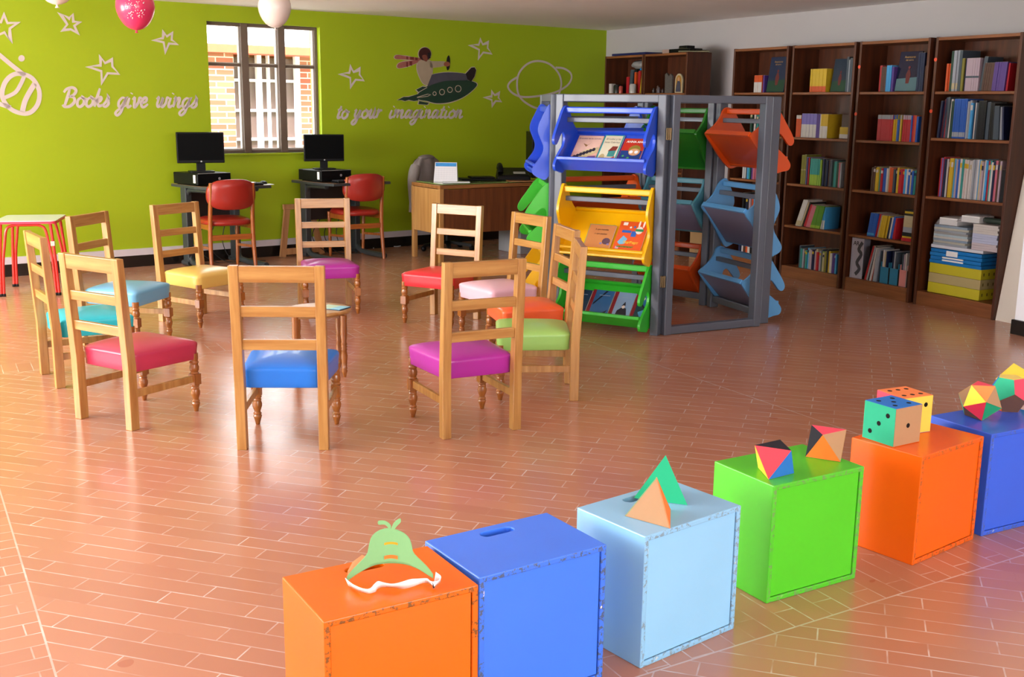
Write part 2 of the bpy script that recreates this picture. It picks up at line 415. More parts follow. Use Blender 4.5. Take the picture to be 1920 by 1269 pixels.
for z in zs: m.box(((xs[0][0]+xs[-1][0])/2, .3, z), (xs[-1][0]-xs[0][0], .06, .034))
m.obj('window_frame', OWH, hb)
m = M(); m.box(((xs[0][0]+xs[-1][0])/2, .335, zt/2), (xs[-1][0]-xs[0][0], .02, zt-.1)); m.obj('window_glazing', OGL, hb)
m = M(); m.box(((xa+xr)/2, .5, -.06), (12, 7, .1)); g = m.obj('yard', mat('yard paving', '#b5afa8', .9)); g.location = bo; g.rotation_euler.z = WA; struct(g)
sun = bpy.data.lights.new('sun', 'SUN'); sun.energy = 20; sun.angle = radians(20); so = bpy.data.objects.new('sun', sun); C.objects.link(so)
so.rotation_euler = (N1*.75+E1*.25-UP*1.0).to_track_quat('-Z', 'Y').to_euler()

# ------------------------------------------------------------------ wooden chairs in the reading circle
PINE = wood('varnished pine', '#a06c34', '#c29454', .32, 2, 9, .3)
PINEX = wood('varnished pine across', '#a06c34', '#c29454', .32, 0, 9, .3)
TURN = wood('turned pine', '#84491a', '#aa692c', .22, 2, 9, .5)
def vinyl(name, col): return mat(name, col, .33, .04, 6, bump=.03, spec=.5, coat=.1)
WB, WT, WF, DP, HT, LEAN = .353, .401, .368, .378, .793, .032
def make_chair(label, cush):
    t = thing('wooden_chair', label, 'chair', group='wooden chairs in the reading circle')
    for s in (-1, 1):                        # rear leg and back post in one piece
        m = M(); pw, pd = .042, .046
        def sec(z):
            k = max(0, (z-.3)/(HT-.3)); xo = (WB+.042)/2 + (WT-WB-.042)/2*max(0., z/HT)
            y = -LEAN*k; d = pd - .010*k
            return [(s*xo, y-d/2, z), (s*(xo-pw), y-d/2, z), (s*(xo-pw), y+d/2, z), (s*xo, y+d/2, z)]
        zs = [0, .3, .45, .62, HT]; vs = [p for z in zs for p in sec(z)]; fs = [(0, 1, 2, 3), tuple(range(16, 20))]
        for i in range(4):
            for k in range(4): fs.append((i*4+k, i*4+(k+1) % 4, i*4+4+(k+1) % 4, i*4+4+k))
        m.add(vs, fs).obj('rear_leg', PINE, t, .003)
    def rail(name, z0, z1, d=.022):
        m = M(); zc = (z0+z1)/2; k = max(0, (zc-.3)/(HT-.3)); hw = (WB+.042)/2+(WT-WB-.042)/2*zc/HT-.041
        y0, y1 = -LEAN*max(0, (z0-.3)/(HT-.3)), -LEAN*max(0, (z1-.3)/(HT-.3))
        m.hexa([(-hw, y0-d/2, z0), (hw, y0-d/2, z0), (hw, y0+d/2, z0), (-hw, y0+d/2, z0), (-hw, y1-d/2, z1), (hw, y1-d/2, z1), (hw, y1+d/2, z1), (-hw, y1+d/2, z1)])
        m.obj(name, PINEX, t, .003)
    rail('top_rail', .723, HT-.002, .028); rail('back_slat', .577, .622); rail('back_slat', .435, .480)
    for s in (-1, 1):                        # turned front legs
        x, y = s*WF/2, DP
        m = M(); prof = [(0.0000, 0), (0.0098, 0), (0.0122, .012), (0.0171, .03), (0.0207, .04), (0.0159, .048), (0.0201, .053), (0.0146, .058), (0.0152, .066), (0.0220, .085), (0.0232, .098), (0.0183, .112), (0.0207, .118), (0.0171, .124), (0.0226, .13), (0.0171, .137)]
        m.lathe(prof, x, y); m.box((x, y, .162), (.043, .043, .054))
        m.lathe([(0.0171, .186), (0.0226, .193), (0.0171, .199), (0.0220, .206), (0.0232, .222), (0.0183, .236), (0.0232, .246), (0.0183, .253), (0.0207, .262), (0.0207, .29)], x, y)
        m.obj('front_leg', TURN, t, .0015)
        m = M(); a = Vector((s*(WB/2), .02, .165)); b = Vector((x, y-.015, .165)); m.bar(a, b, .018, .034); m.obj('side_stretcher', PINE, t, .002)
    m = M(); m.box((0, DP/2+.01, .28), (WB-.03, DP-.06, .03)); m.obj('seat_frame', PINEX, t)
    # cushion: upholstered block with a crowned top, waisted sides
    n = 14; vs = []; fs = []
    def out(u, v, ins=0.):                   # trapezoid outline with rounded corners
        w = (WB-.0)/2-.003 + (WF/2+.022-(WB/2-.003))*v
        return (u*(w-ins), .022+(DP+.022-.022)*v)
    def rnd(u, v, p=7):                      # square -> superellipse
        k = (abs(u)**p+abs(v)**p)**(1/p); q = max(abs(u), abs(v)); return (u*q/k, v*q/k) if k > 0 else (u, v)
    ring = []
    N = 12
    sq = [(-1+2*i/N, -1) for i in range(N)]+[(1, -1+2*i/N) for i in range(N)]+[(1-2*i/N, 1) for i in range(N)]+[(-1, 1-2*i/N) for i in range(N)]
    rows = [(.975, .262), (.985, .265), (.988, .30), (1., .328), (1.004, .337), (.992, .344), (.94, .352), (.84, .360), (.7, .366), (.5, .372), (.25, .376)]
    for k, z in rows:
        for u, v in sq:
            a, b = rnd(u*k, v*k, 16 if k > .9 else 7); x, y = out(a, (b+1)/2); vs.append((x, y, z))
    L = 4*N
    for i in range(len(rows)-1):
        for j in range(L): fs.append((i*L+j, i*L+(j+1) % L, (i+1)*L+(j+1) % L, (i+1)*L+j))
    vs.append((0, .022+DP/2, .378))
    for j in range(L): fs.append(((len(rows)-1)*L+j, (len(rows)-1)*L+(j+1) % L, len(vs)-1))
    fs.append(tuple(reversed(range(L))))
    m = M(); m.add(vs, fs, 0, True); c = m.obj('seat_cushion', cush, t); c['label'] = label.split(' vinyl')[0].split('with a ')[-1]+' vinyl seat cushion'
    return t
CH = [('blue', '#1f78e0', (-.990, 4.574, 2.1), 1.022, 'wooden chair with a bright blue vinyl seat, its back square to us in front'),
 ('magenta', '#ad2a9e', (-.139, 4.840, 26.8), 1.016, 'wooden chair with a magenta vinyl seat, back to us, beside the pale green one'),
 ('raspberry', '#bd3352', (-1.888, 4.923, -30.9), 1., 'wooden chair with a raspberry red vinyl seat at the left front of the circle'),
 ('turquoise', '#22c0d2', (-2.469, 5.712, -55.1), 1., 'wooden chair with a turquoise vinyl seat, just behind the raspberry red one'),
 ('sky', '#6fb0d4', (-2.602, 6.766, -102.9), 1., 'wooden chair with a powder blue vinyl seat, beyond the turquoise one'),
 ('cream', '#dfbd62', (-2.300, 7.522, -122.3), 1., 'wooden chair with a cream yellow vinyl seat before the left computer table'),
 ('purple', '#a62a95', (-1.396, 8.044, 197.0), 1., 'wooden chair with a purple vinyl seat, facing us behind the little round table'),
 ('red', '#e02c36', (-.406, 7.670, 153.2), 1., 'wooden chair with a bright red vinyl seat in front of the office desk'),
 ('pale', '#ecc0d0', (.088, 7.064, 124.3), 1., 'wooden chair with a pale pink vinyl seat between the red and orange ones'),
 ('orange', '#e8602f', (.279, 6.336, 105.1), 1., 'wooden chair with an orange vinyl seat between the pale pink and pale green ones'),
 ('green', '#93c265', (.316, 5.617, 91.5), 1., 'wooden chair with a pale green vinyl seat, side-on at the right of the circle')]
proto = None
for nm, col, (x, y, a), zk, lab in CH:
    vm = vinyl(nm+' vinyl', col); cl = {'magenta':'magenta','sky':'powder blue','cream':'cream yellow','pale':'pale pink','green':'pale green','blue':'bright blue','red':'bright red','raspberry':'raspberry red'}.get(nm, nm)+' vinyl seat cushion'
    if proto is None: proto = make_chair(lab, vm); o = proto; o.location = (x, y, 0); o.rotation_euler.z = radians(a)
    else:
        o = dup(proto, (x, y, 0), radians(a), lab)
        for k in kids(o):
            if k.name.startswith('seat_cushion'): k.data = k.data.copy(); k.data.materials[0] = vm
    for k in kids(o):
        if k.name.startswith('seat_cushion'): k['label'] = cl
    o.scale.z = zk

# ------------------------------------------------------------------ little round table with turned legs and the booklet on it
T = Vector((-1.075, 5.97, 0)); TR = .178; TZ = .365
ct = thing('round_table', 'small round pine table with turned legs in the middle of the chair circle', 'table', T, radians(12))
m = M(); m.lathe([(TR-.02, TZ-.022), (TR-.004, TZ-.02), (TR, TZ-.012), (TR, TZ-.006), (TR-.006, TZ)], n=40); m.obj('table_top', PINEX, ct)
for dx, dy in ((.13, -.13), (.115, .11), (-.115, .11), (-.13, -.13)):
    m = M(); m.lathe([(.008, 0), (.012, .02), (.017, .035), (.013, .045), (.0165, .05), (.0125, .056), (.016, .09), (.019, .12), (.014, .15), (.018, .157), (.014, .164), (.018, .171), (.014, .178), (.018, .185), (.0145, .2), (.019, .24), (.017, .3), (.019, TZ-.02)], dx, dy); m.obj('leg', TURN, ct)
m = M(); m.bar((-.11, 0, TZ-.04), (.11, 0, TZ-.04), .02, .035); m.obj('apron', PINEX, ct)
bk = thing('booklet', 'pale green and blue booklet lying open on the little round table', 'booklet', T+Vector((.085, .01, TZ+.001)), radians(-25))
m = M(); m.box((0, 0, .002), (.15, .11, .004)); m.obj('cover', mat('booklet dark edge', '#27506a', .5), bk)
m = M(); m.box((-.03, .0, .005), (.085, .1, .002)); m.obj('left_page', mat('booklet green page', '#bfe0c8', .5), bk)
m = M(); m.box((.042, .0, .005), (.058, .1, .002)); m.obj('right_page', mat('booklet blue page', '#8fd0e6', .5), bk)

# ------------------------------------------------------------------ red tube-legged school table at the left
RT0 = at(66, 540, 0)
RTZ = .575; RED = mat('red tube enamel', '#d42c22', .3, .05, 10, coat=.3); 
q = [at(0, 402, RTZ), at(16, 418, RTZ), at(120, 410, RTZ), at(98, 396, RTZ)]
cx = (at(31, 556)+at(119, 552)+at(20, 540)+at(103, 533))/4
rt = thing('school_table', 'small school table with white top and red tubular legs by the green wall', 'table', (cx.x, cx.y, 0), radians(13))
LX, LY = .19, .22
m = M(); m.prism(rrect(-LX-.035, -LY-.035, LX+.035, LY+.035, .04), (0, 0, RTZ-.022), (1, 0, 0), (0, 1, 0), .018); m.obj('edge_band', mat('raspberry table edge', '#d0304e', .35), rt)
m = M(); m.prism(rrect(-LX-.03, -LY-.03, LX+.03, LY+.03, .036), (0, 0, RTZ-.0045), (1, 0, 0), (0, 1, 0), .005); m.obj('table_top', mat('white laminate', '#e4eef2', .2, .02), rt)
for s in (-1, 1):
    for q in (-1, 1):
        m = M(); x, y = s*LX, q*LY
        m.tube([(x*1.1, y*1.08, .02), (x*1.03, y*1.03, .3), (x*.93, y*.97, RTZ-.025)], .0115, 10)
        m.tube(smooth([(x*1.1-s*.022, y*1.08, .02), (x*1.06-s*.024, y*1.05, .25), (x*.93-s*.02, y*1.02, .4), (x*.72, y, .51), (x*.5, y*.98, RTZ-.036), (x*.25, y*.98, RTZ-.033)], 5), .0105, 10)
        l = m.obj('leg', RED, rt)
        f = M(); f.lathe([(.0, .0), (.015, .0), (.015, .022)], x*1.1, y*1.08, 10); f.lathe([(.0, .0), (.013, .0), (.013, .022)], x*1.1-s*.022, y*1.08, 10); f.obj('rubber_foot', mat('black rubber', '#151515', .6), l)
for q in (-1, 1):
    m = M(); m.tube([(-LX*.3, q*LY*.98, RTZ-.033), (LX*.3, q*LY*.98, RTZ-.033)], .0105, 10); m.obj('brace', RED, rt)
m = M(); m.box((LX*.98, -LY, .4), (.03, .03, .035)); m.obj('tape', mat('clear tape', '#d9b7ae', .3), rt)

# ------------------------------------------------------------------ computer tables, computers and red chairs
STEEL = mat('charcoal steel', '#33383a', .4, .06, 10, metal=.0, spec=.5)
BLK = mat('black plastic', '#070708', .45, .06, 12, spec=.2); SCR = mat('dark screen', '#020202', .4, .03, 4, spec=.06)
TOPB = wood('brown laminate', '#5b4432', '#6d5340', .3, 0, 5, .2); MOD = mat('dark panel', '#241c1a', .5, .1, 8)
SIL = mat('silver plastic', '#a9a9ac', .35, .03, 10, metal=.3); WPL = mat('white plastic', '#e3e3e0', .35, .02)
def computer_table(loc, rz, label, z, w, d):
    t = thing('computer_table', label, 'table', loc, rz, 'computer tables along the green wall')     # origin: back-left corner, x along wall, y to the front (negative)
    m = M(); out = [(-.02, 0), (-.05, -d*.62), (.03, -d*.92), (w*.35, -d), (w+.12, -d*.93), (w+.06, -d*.4), (w, 0)] if 0 else [(0, 0), (0, -d*.62), (.06, -d), (w, -d), (w, 0)]
    m.prism(out, (0, 0, z-.026), (1, 0, 0), (0, 1, 0), .022); m.obj('table_edge', STEEL, t, .004)
    m = M(); m.prism([(x*.985+.004, y*.985-.004) for x, y in out], (0, 0, z-.005), (1, 0, 0), (0, 1, 0), .005); m.obj('table_top', TOPB, t)
    for x in (.07, w-.07):
        m = M(); m.box((x, -.14, (z-.03)/2+.03), (.06, .1, z-.06))
        m.tube(smooth([(x, -.14, z-.16), (x, -.2, z-.06), (x, -.32, z-.045), (x, -d*.8, z-.04)], 5), .022, 10)
        m.tube(smooth([(x, -.14, .16), (x, -.19, .06), (x, -.3, .03), (x, -d*.98, .026)], 5), .026, 10); m.tube([(x, -.16, .028), (x, -.03, .026)], .024, 10)
        m.obj('leg', STEEL, t, .008)
    m = M(); m.box((w/2, -.1, z-.22), (w-.16, .015, .34)); m.obj('modesty_panel', MOD, t)
    return t
TZ1, TZ2 = .748, .745
def tpt(s0, n0, a, x, y): 
    e = Vector((cos(WA+a), sin(WA+a), 0)); return E1*s0+N1*(WO-n0)+e*x+Vector((-e.y, e.x, 0))*y
T1 = (3.543, .096, .115); T2 = (4.729, .101, .062)
W1, D1, W2, D2 = .62, .695, .70, .676
computer_table(tpt(*T1, 0, 0), WA+T1[2], 'dark computer table on C-shaped steel legs, the left one under the window', TZ1, W1, D1)
computer_table(tpt(*T2, 0, 0), WA+T2[2], 'dark computer table on C-shaped steel legs, right of the window beside the wooden trestle', TZ2, W2, D2)
def computer(T, tz, rz, cx, cy, mrz, which):
    base = tpt(*T, cx, cy)
    mts = .92 if which == 'left' else .86
    c = thing('desktop_computer', 'flat black desktop computer case lying on the %s computer table' % which, 'computer', base+UP*tz, rz, 'desktop computers')
    m = M(); m.box((0, 0, .058), (.34, .38, .10)); m.obj('case', BLK, c, .006)
    m = M(); m.box((0, -.195, .058), (.34, .012, .1)); m.obj('front_bezel', BLK, c, .004)
    m = M(); m.box((0, -.2, .108), (.33, .006, .004)); m.obj('chrome_strip', SIL, c)
    m = M(); m.prism(ellipse(0, 0, .012, .012), (.05, -.2015, .06), (1, 0, 0), (0, 0, 1), .002); m.obj('badge', SIL, c)
    m = M(); m.box((-.1715, -.15, .06), (.003, .035, .07)); m.obj('sticker', WPL, c)
    for x in (-.14, .14):
        m = M(); m.box((x, 0, .004), (.03, .3, .008)); m.obj('foot', BLK, c)
    k = thing('monitor', 'black flat monitor switched off on the computer case of the %s table' % which, 'monitor', base+UP*(tz+.109)+E1*(.0 if which == 'left' else -.0), mrz, 'computer monitors')
    m = M(); m.prism(rrect(-.12, -.085, .12, .085, .03), (0, 0, 0), (1, 0, 0), (0, 1, 0), .012); m.obj('base', BLK, k, .003)
    m = M(); m.box((0, .02, .06), (.085, .03, .11)); m.obj('stand_neck', BLK, k, .004)
    m = M(); m.box((0, .0, .235), (.45, .035, .295)); m.box((0, .03, .235), (.25, .04, .18)); m.obj('casing', BLK, k, .006)
    m = M(); m.box((0, -.0183, .242), (.425, .003, .255)); m.obj('screen', SCR, k)
    m = M(); m.prism(ellipse(0, 0, .008, .008), (0, -.0188, .103), (1, 0, 0), (0, 0, 1), .002); m.obj('badge', SIL, k)
    k.scale = (mts,)*3
    return c
computer(T1, TZ1, WA+.2, .17, -.26, WA-.22, 'left'); computer(T2, TZ2, WA+.12, .21, -.27, WA-.25, 'right')
def keyboard(loc, rz, which):
    k = thing('keyboard', 'black keyboard at the front edge of the %s computer table' % which, 'keyboard', loc, rz, 'computer keyboards')
    m = M(); m.box((0, 0, .009), (.4, .14, .016)); m.obj('body', BLK, k, .004)
    m = M()
    for i in range(14):
        for j in range(4): m.box((-.18+i*.0277, -.045+j*.029, .02), (.022, .022, .007))
    m.obj('keys', mat('grey key tops', '#3c3c40' if which == 'left' else '#8d9094', .4), k)
keyboard(tpt(*T1, .36, -.59)+UP*TZ1, WA+.1, 'left'); keyboard(tpt(*T2, .33, -.58)+UP*TZ2, WA+.05, 'right')
ms = thing('mouse', 'black and white computer mouse at the right end of the left computer table', 'mouse', tpt(*T1, .62, -.56)+UP*TZ1, WA)
m = M(); m.ball((0, 0, .012), .03, .05, .02); m.obj('shell', BLK, ms)
pp = tag(M().prism(rrect(-.05, -.05, .05, .05, .01), (0, 0, 0), (1, 0, 0), (0, 1, 0), .004).obj('mouse_pad', WPL, loc=tpt(*T1, .62, -.62)+UP*(TZ1+.0005), rz=WA), 'small white pad beside the mouse on the left computer table', 'mouse pad')
RVN = vinyl('brick red vinyl', '#98241a'); TEAK = wood('orange teak', '#8a4415', '#b06324', .3, 2, 9, .3); TEAKX = wood('orange teak across', '#8a4415', '#b06324', .3, 0, 9, .3)
def red_chair(loc, rz, label):
    t = thing('upholstered_chair', label, 'chair', loc, rz, 'red upholstered chairs at the computers')   # faces +y
    for s in (-1, 1):
        m = M(); m.tube(smooth([(s*.215, -.03, 0), (s*.21, .0, .22), (s*.205, .0, .42), (s*.2, -.05, .76)], 5), [.016, .017, .018, .019, .0195, .02, .021, .021, .021, .021, .0205, .02, .02, .0195, .019, .018], 12); m.obj('rear_leg', TEAK, t)
        m = M(); m.tube([(s*.19, .40, 0), (s*.2, .39, .42)], [.015, .021], 12); m.obj('front_leg', TEAK, t)
        m = M(); m.bar((s*.205, .0, .395), (s*.2, .39, .385), .02, .045); m.obj('seat_rail', TEAK, t, .003)
        m = M(); m.bar((s*.207, .0, .225), (s*.196, .39, .2), .016, .022); m.obj('side_stretcher', TEAK, t, .003)
    m = M(); m.bar((-.205, .0, .31), (.205, .0, .31), .02, .045); m.obj('back_stretcher', TEAKX, t, .003)
    m = M(); m.bar((-.2, .38, .39), (.2, .38, .39), .02, .045); m.obj('seat_rail', TEAKX, t, .003)
    m = M(); n = 40; rows = [(.9, .405), (.99, .412), (1.02, .43), (.98, .448), (.85, .46), (.5, .468)]; vs = []; fs = []
    for k, z in rows:
        for i in range(n):
            a = 2*pi*i/n; c, s_ = cos(a), sin(a); p = 3.2; rr = (abs(c)**p+abs(s_)**p)**(-1/p); vs.append((.225*k*rr*c, .2+.225*k*rr*s_, z))
    for i in range(len(rows)-1):
        for j in range(n): fs.append((i*n+j, i*n+(j+1) % n, (i+1)*n+(j+1) % n, (i+1)*n+j))
    fs += [tuple(reversed(range(n))), tuple(range((len(rows)-1)*n, len(rows)*n))]
    m.add(vs, fs, 0, True); m.obj('seat', RVN, t)
    # curved oval back pad: bulges to the rear
    m = M(); n = 44; vs = []; fs = []; lay = [(.0, .035), (.93, .03), (1., .012), (1., -.008), (.95, -.022), (0., -.028)]
    def padpt(k, off, a):
        c, s_ = cos(a), sin(a); p = 2.9; rr = (abs(c)**p+abs(s_)**p)**(-1/p); x = .235*k*rr*c; z = .665+.125*k*rr*s_
        return (x, -.035 - .06*(1-(x/.235)**2)+.02 + off - (z-.665)*.12, z)
    rings = [l for l in lay if l[0] > 0]
    for k, off in rings:
        for i in range(n): vs.append(padpt(k, off, 2*pi*i/n))
    K = len(rings)
    for i in range(K-1):
        for j in range(n): fs.append((i*n+j, i*n+(j+1) % n, (i+1)*n+(j+1) % n, (i+1)*n+j))
    for i0, off in ((0, .034), ((K-1)*n, -.027)):
        sub = [len(vs)+j for j in range(n)]
        for j in range(n): vs.append(padpt(.5, off, 2*pi*j/n))
        c = len(vs); vs.append(padpt(0, off, 0))
        for j in range(n): fs.append((i0+j, i0+(j+1) % n, sub[(j+1) % n], sub[j])); fs.append((sub[j], sub[(j+1) % n], c))
    m.add(vs, fs, 0, True); m.obj('backrest', RVN, t)
    return t
rc = red_chair((0, 0, 0), 0, 'red vinyl chair with round padded back, drawn up to the left computer table')
def seat_at(o, bl, br, sc=1.):               # rear feet at two floor points
    a, b = Vector(bl), Vector(br); d = b-a; o.location = ((a.x+b.x)/2, (a.y+b.y)/2, 0); o.rotation_euler.z = atan2(d.y, d.x)
rc2 = dup(rc, label='red vinyl chair with round padded back, drawn up to the right computer table')
def put(o, cx, cy, yaw): o.location = (cx, cy, 0); o.rotation_euler.z = yaw; o.scale = (.92, 1., 1.05)
put(rc, -2.445, 9.50, radians(33)); put(rc2, -1.435, 10.50, radians(33))
# cables under the tables
CAB = mat('black cable', '#17171a', .5); WCB = mat('white cable', '#c9c9c9', .5)
for T, lab in ((T1, 'left'), (T2, 'right')):
    m = M()
    for k in range(3):
        x = .25+.1*k; p = [tpt(*T, x, -.06)+UP*.62, tpt(*T, x+.05, -.05)+UP*.4, tpt(*T, x-.06+.04*k, -.04)+UP*.18, tpt(*T, x+.1, -.1)+UP*.012, tpt(*T, x+.32, -.2-.05*k)+UP*.008]
        m.tube(smooth(p, 6), .004, 6)
    tag(m.obj('cable_bundle', CAB), 'black cables hanging to the floor behind the %s computer table' % lab, 'cable')
m = M(); m.tube(smooth([at(700, 466)+UP*.006, at(722, 461)+UP*.006, at(745, 463)+UP*.006, at(771, 456)+UP*.006], 6), .005, 6); tag(m.obj('cable', WCB), 'white cable on the floor left of the wooden desk', 'cable')
m = M(); m.tube(smooth([at(470, 472)+UP*.006, at(490, 470)+UP*.006, at(520, 466)+UP*.006, at(535, 470)+UP*.006], 6), .005, 6); tag(m.obj('cable', WCB), 'white cable on the floor left of the wooden trestle', 'cable')
# wooden trestle (easel) leaning between the tables
BEI = wood('bare plywood', '#a5734a', '#b98a5c', .6, 2, 6, 0, .3)
p0, p1 = at(530, 482), at(602, 476); u = (p1-p0).normalized()
tr = thing('trestle_frame', 'plain wooden trestle frame standing between the two computer tables', 'trestle', p0, atan2(u.y, u.x)); wT = .43
hh = .48
m = M(); m.bar((.0, 0, 0), (.09, .05, hh), .06, .03, up=(0, 1, 0)); m.obj('leg', BEI, tr, .003)
m = M(); m.bar((wT, 0, 0), (wT-.09, .05, hh), .06, .03, up=(0, 1, 0)); m.obj('leg', BEI, tr, .003)
m = M(); m.bar((.05, .05, hh), (wT-.05, .05, hh), .04, .05); m.obj('top_bar', BEI, tr, .003)
m = M(); m.bar((.02, .005, .05), (wT-.02, .005, .05), .03, .06); m.obj('bottom_bar', BEI, tr, .003)

# ------------------------------------------------------------------ wooden desk, its things, and the office chair behind
OAK = wood('desk veneer dark', '#5e3216', '#7c4722', .35, 2, 6, .25); OAKL = wood('desk veneer light', '#a9783f', '#c4965a', .35, 2, 6, .25); OAKX = wood('desk veneer trim', '#8a5a2c', '#a97440', .35, 0, 6, .25)
DK = (-.692, 10.321); DA = .583; DWd, DD, DZ = 1.12, .56, .744
de = thing('office_desk', 'brown wooden desk with a dark front panel standing before the green wall', 'desk', (*DK, 0), DA)   # origin: near left corner, x along front, y to the back
m = M(); m.box((DWd/2, DD/2, DZ-.028), (DWd, DD, .034)); m.obj('table_top', OAKX, de, .003)
m = M(); m.box((DWd/2+.01, DD/2, DZ-.004), (DWd-.06, DD-.05, .006)); m.obj('glass_sheet', mat('greenish glass sheet', '#7f9a52', .06, .02, 3, spec=.7), de)
m = M(); m.box((DWd/2, .012, DZ-.05-.21), (DWd-.04, .02, .42)); m.obj('front_panel', OAK, de)
m = M(); m.box((.012, DD/2, DZ-.05-.21), (.02, DD-.04, .42)); m.obj('side_panel', OAKL, de)
m = M(); m.box((DWd-.012, DD/2, DZ-.05-.21), (.02, DD-.04, .42)); m.obj('side_panel', OAKL, de)
for x, y in ((.02, .02), (DWd-.02, .02), (.02, DD-.02), (DWd-.02, DD-.02)):
    m = M(); m.box((x, y, (DZ-.045)/2), (.045, .045, DZ-.045)); m.obj('leg', OAKL, de, .004)
m = M(); m.box((DWd*.62, DD-.1, .2), (.035, .035, .4)); m.obj('leg', OAKL, de, .004)
m = M(); m.box((DWd*.75, DD*.5, DZ-.24), (.38, DD-.08, .38)); m.obj('drawer_unit', OAK, de)
def onto(x, y, z=DZ+.0005): return Vector((DK[0]+cos(DA)*x-sin(DA)*y, DK[1]+sin(DA)*x+cos(DA)*y, z))
ca = thing('desk_calendar', 'white desk calendar with a blue header standing on the wooden desk', 'calendar', onto(.24, .3), DA-.62)
m = M(); m.hexa([(-.115, -.07, 0), (.115, -.07, 0), (.115, .07, 0), (-.115, .07, 0), (-.105, -.006, .185), (.105, -.006, .185), (.105, .004, .185), (-.105, .004, .185)]); m.obj('stand', mat('calendar card', '#d9d9de', .6, .02), ca)
sl = Vector((0, .064, .185)).normalized()
def cpt(m, x0, x1, h0, h1, k=0):
    nrm = Vector((0, -sl.z, sl.y)); o = Vector((0, -.07, 0)); 
    m.prism([(x0, h0), (x1, h0), (x1, h1), (x0, h1)], o+nrm*.0004, (1, 0, 0), sl, .0008, k) if 0 else m.add([o+Vector((x, 0, 0))+sl*h+nrm*.0012 for x, h in ((x0, h0), (x1, h0), (x1, h1), (x0, h1))], [(0, 1, 2, 3)], k)
m = M(); cpt(m, -.1, .1, .155, .19, 0); m.obj('header_picture', mat('calendar blue header', '#2f86c8', .5, .5, 14), ca)
m = M()
for i in range(8): cpt(m, -.095+i*.0265, -.0945+i*.0265, .03, .135)
for i in range(6): cpt(m, -.095, .095, .03+i*.021, .0308+i*.021)
m.obj('printed_grid', mat('calendar grey print', '#9aa2b4', .6), ca)
tag(M().box((0, 0, .004), (.26, .17, .006)).obj('paper_stack', mat('white paper', '#dfe3e6', .6, .02), loc=onto(.27, .16, DZ+.001), rz=DA-.5), 'loose white papers on the desk in front of the calendar', 'papers')
ph = thing('desk_telephone', 'black telephone set on the right end of the wooden desk', 'telephone', onto(.98, .25), DA-.5)
m = M(); m.hexa([(-.17, -.13, 0), (.17, -.13, 0), (.17, .12, 0), (-.17, .12, 0), (-.16, -.12, .05), (.16, -.12, .05), (.15, .11, .12), (-.15, .11, .12)]); m.obj('body', BLK, ph, .012)
m = M(); m.tube(smooth([(-.13, -.1, .075), (-.13, -.06, .12), (-.13, .05, .14), (-.13, .1, .11)], 5), .028, 10); m.obj('handset', BLK, ph)
m = M(); m.add([(.0, -.09, .066), (.12, -.09, .066), (.12, -.03, .084), (0, -.03, .084)], [(0, 1, 2, 3)]); m.obj('keypad', SIL, ph)
tag(M().box((0, 0, .012), (.36, .2, .02)).box((.04, 0, .03), (.24, .16, .018)).obj('document_case', BLK, bevel=.004, loc=onto(.62, .34), rz=DA-.3), 'flat black document case lying on the desk left of the telephone', 'case')
tag(M().box((0, 0, .004), (.3, .2, .006)).obj('clipboard', OAKX, loc=onto(.96, .05, DZ+.001), rz=DA-.4), 'brown clipboard at the right front edge of the wooden desk', 'clipboard')
oc = thing('office_chair', 'office chair behind the wooden desk with a grey jacket over its back', 'chair', onto(.54, .80, 0), DA+.5)
m = M()
for k in range(5): a = 2*pi*k/5; m.bar((0, 0, .09), (.26*cos(a), .26*sin(a), .06), .04, .03); m.ball((.26*cos(a), .26*sin(a), .03), .03, .03, .03, 0, 10, 6)
m.obj('star_base', BLK, oc)
m = M(); m.lathe([(.025, .09), (.025, .42)], n=12); m.obj('gas_column', BLK, oc)
m = M(); m.prism(rrect(-.23, -.22, .23, .22, .08), (0, 0, .42), (1, 0, 0), (0, 1, 0), .07); m.obj('seat', BLK, oc, .02)
m = M(); m.prism(rrect(-.2, .5, .2, .93, .08), (0, .24, 0), (1, 0, 0), (0, 0, 1), -.05); m.box((0, .24, .46), (.06, .02, .14)); m.obj('backrest', BLK, oc, .015)
ja = thing('jacket', 'grey jacket hung over the back of the office chair behind the desk', 'jacket', onto(.54, .80, 0), DA+.5)
JK = mat('grey jacket cloth', '#8d8583', .85, .12, 30, bump=.15, spec=.2)
def jk(u, v):
    a = 2*pi*u; rx = .235+.05*(1-v)+.012*sin(9*a); ry = .075+.05*(1-v)+.01*sin(7*a+1); z = .40+.55*v
    k = 1-max(0, (v-.82)/.18)**2*.5
    return (rx*k*cos(a), .25+ry*k*sin(a), z)
m = M(); m.sheet(jk, 48, 14); m.ball((0, .25, .935), .14, .055, .035); m.obj('body', JK, ja)
for s in (-1, 1):
    m = M(); m.tube(smooth([(s*.2, .25, .86), (s*.27, .24, .72), (s*.29, .22, .55), (s*.28, .2, .4)], 5), [.05, .055, .058, .058, .056, .055, .053, .052, .05, .05, .05, .05, .048, .048, .046, .045][:16], 12); m.obj('sleeve', JK, ja)

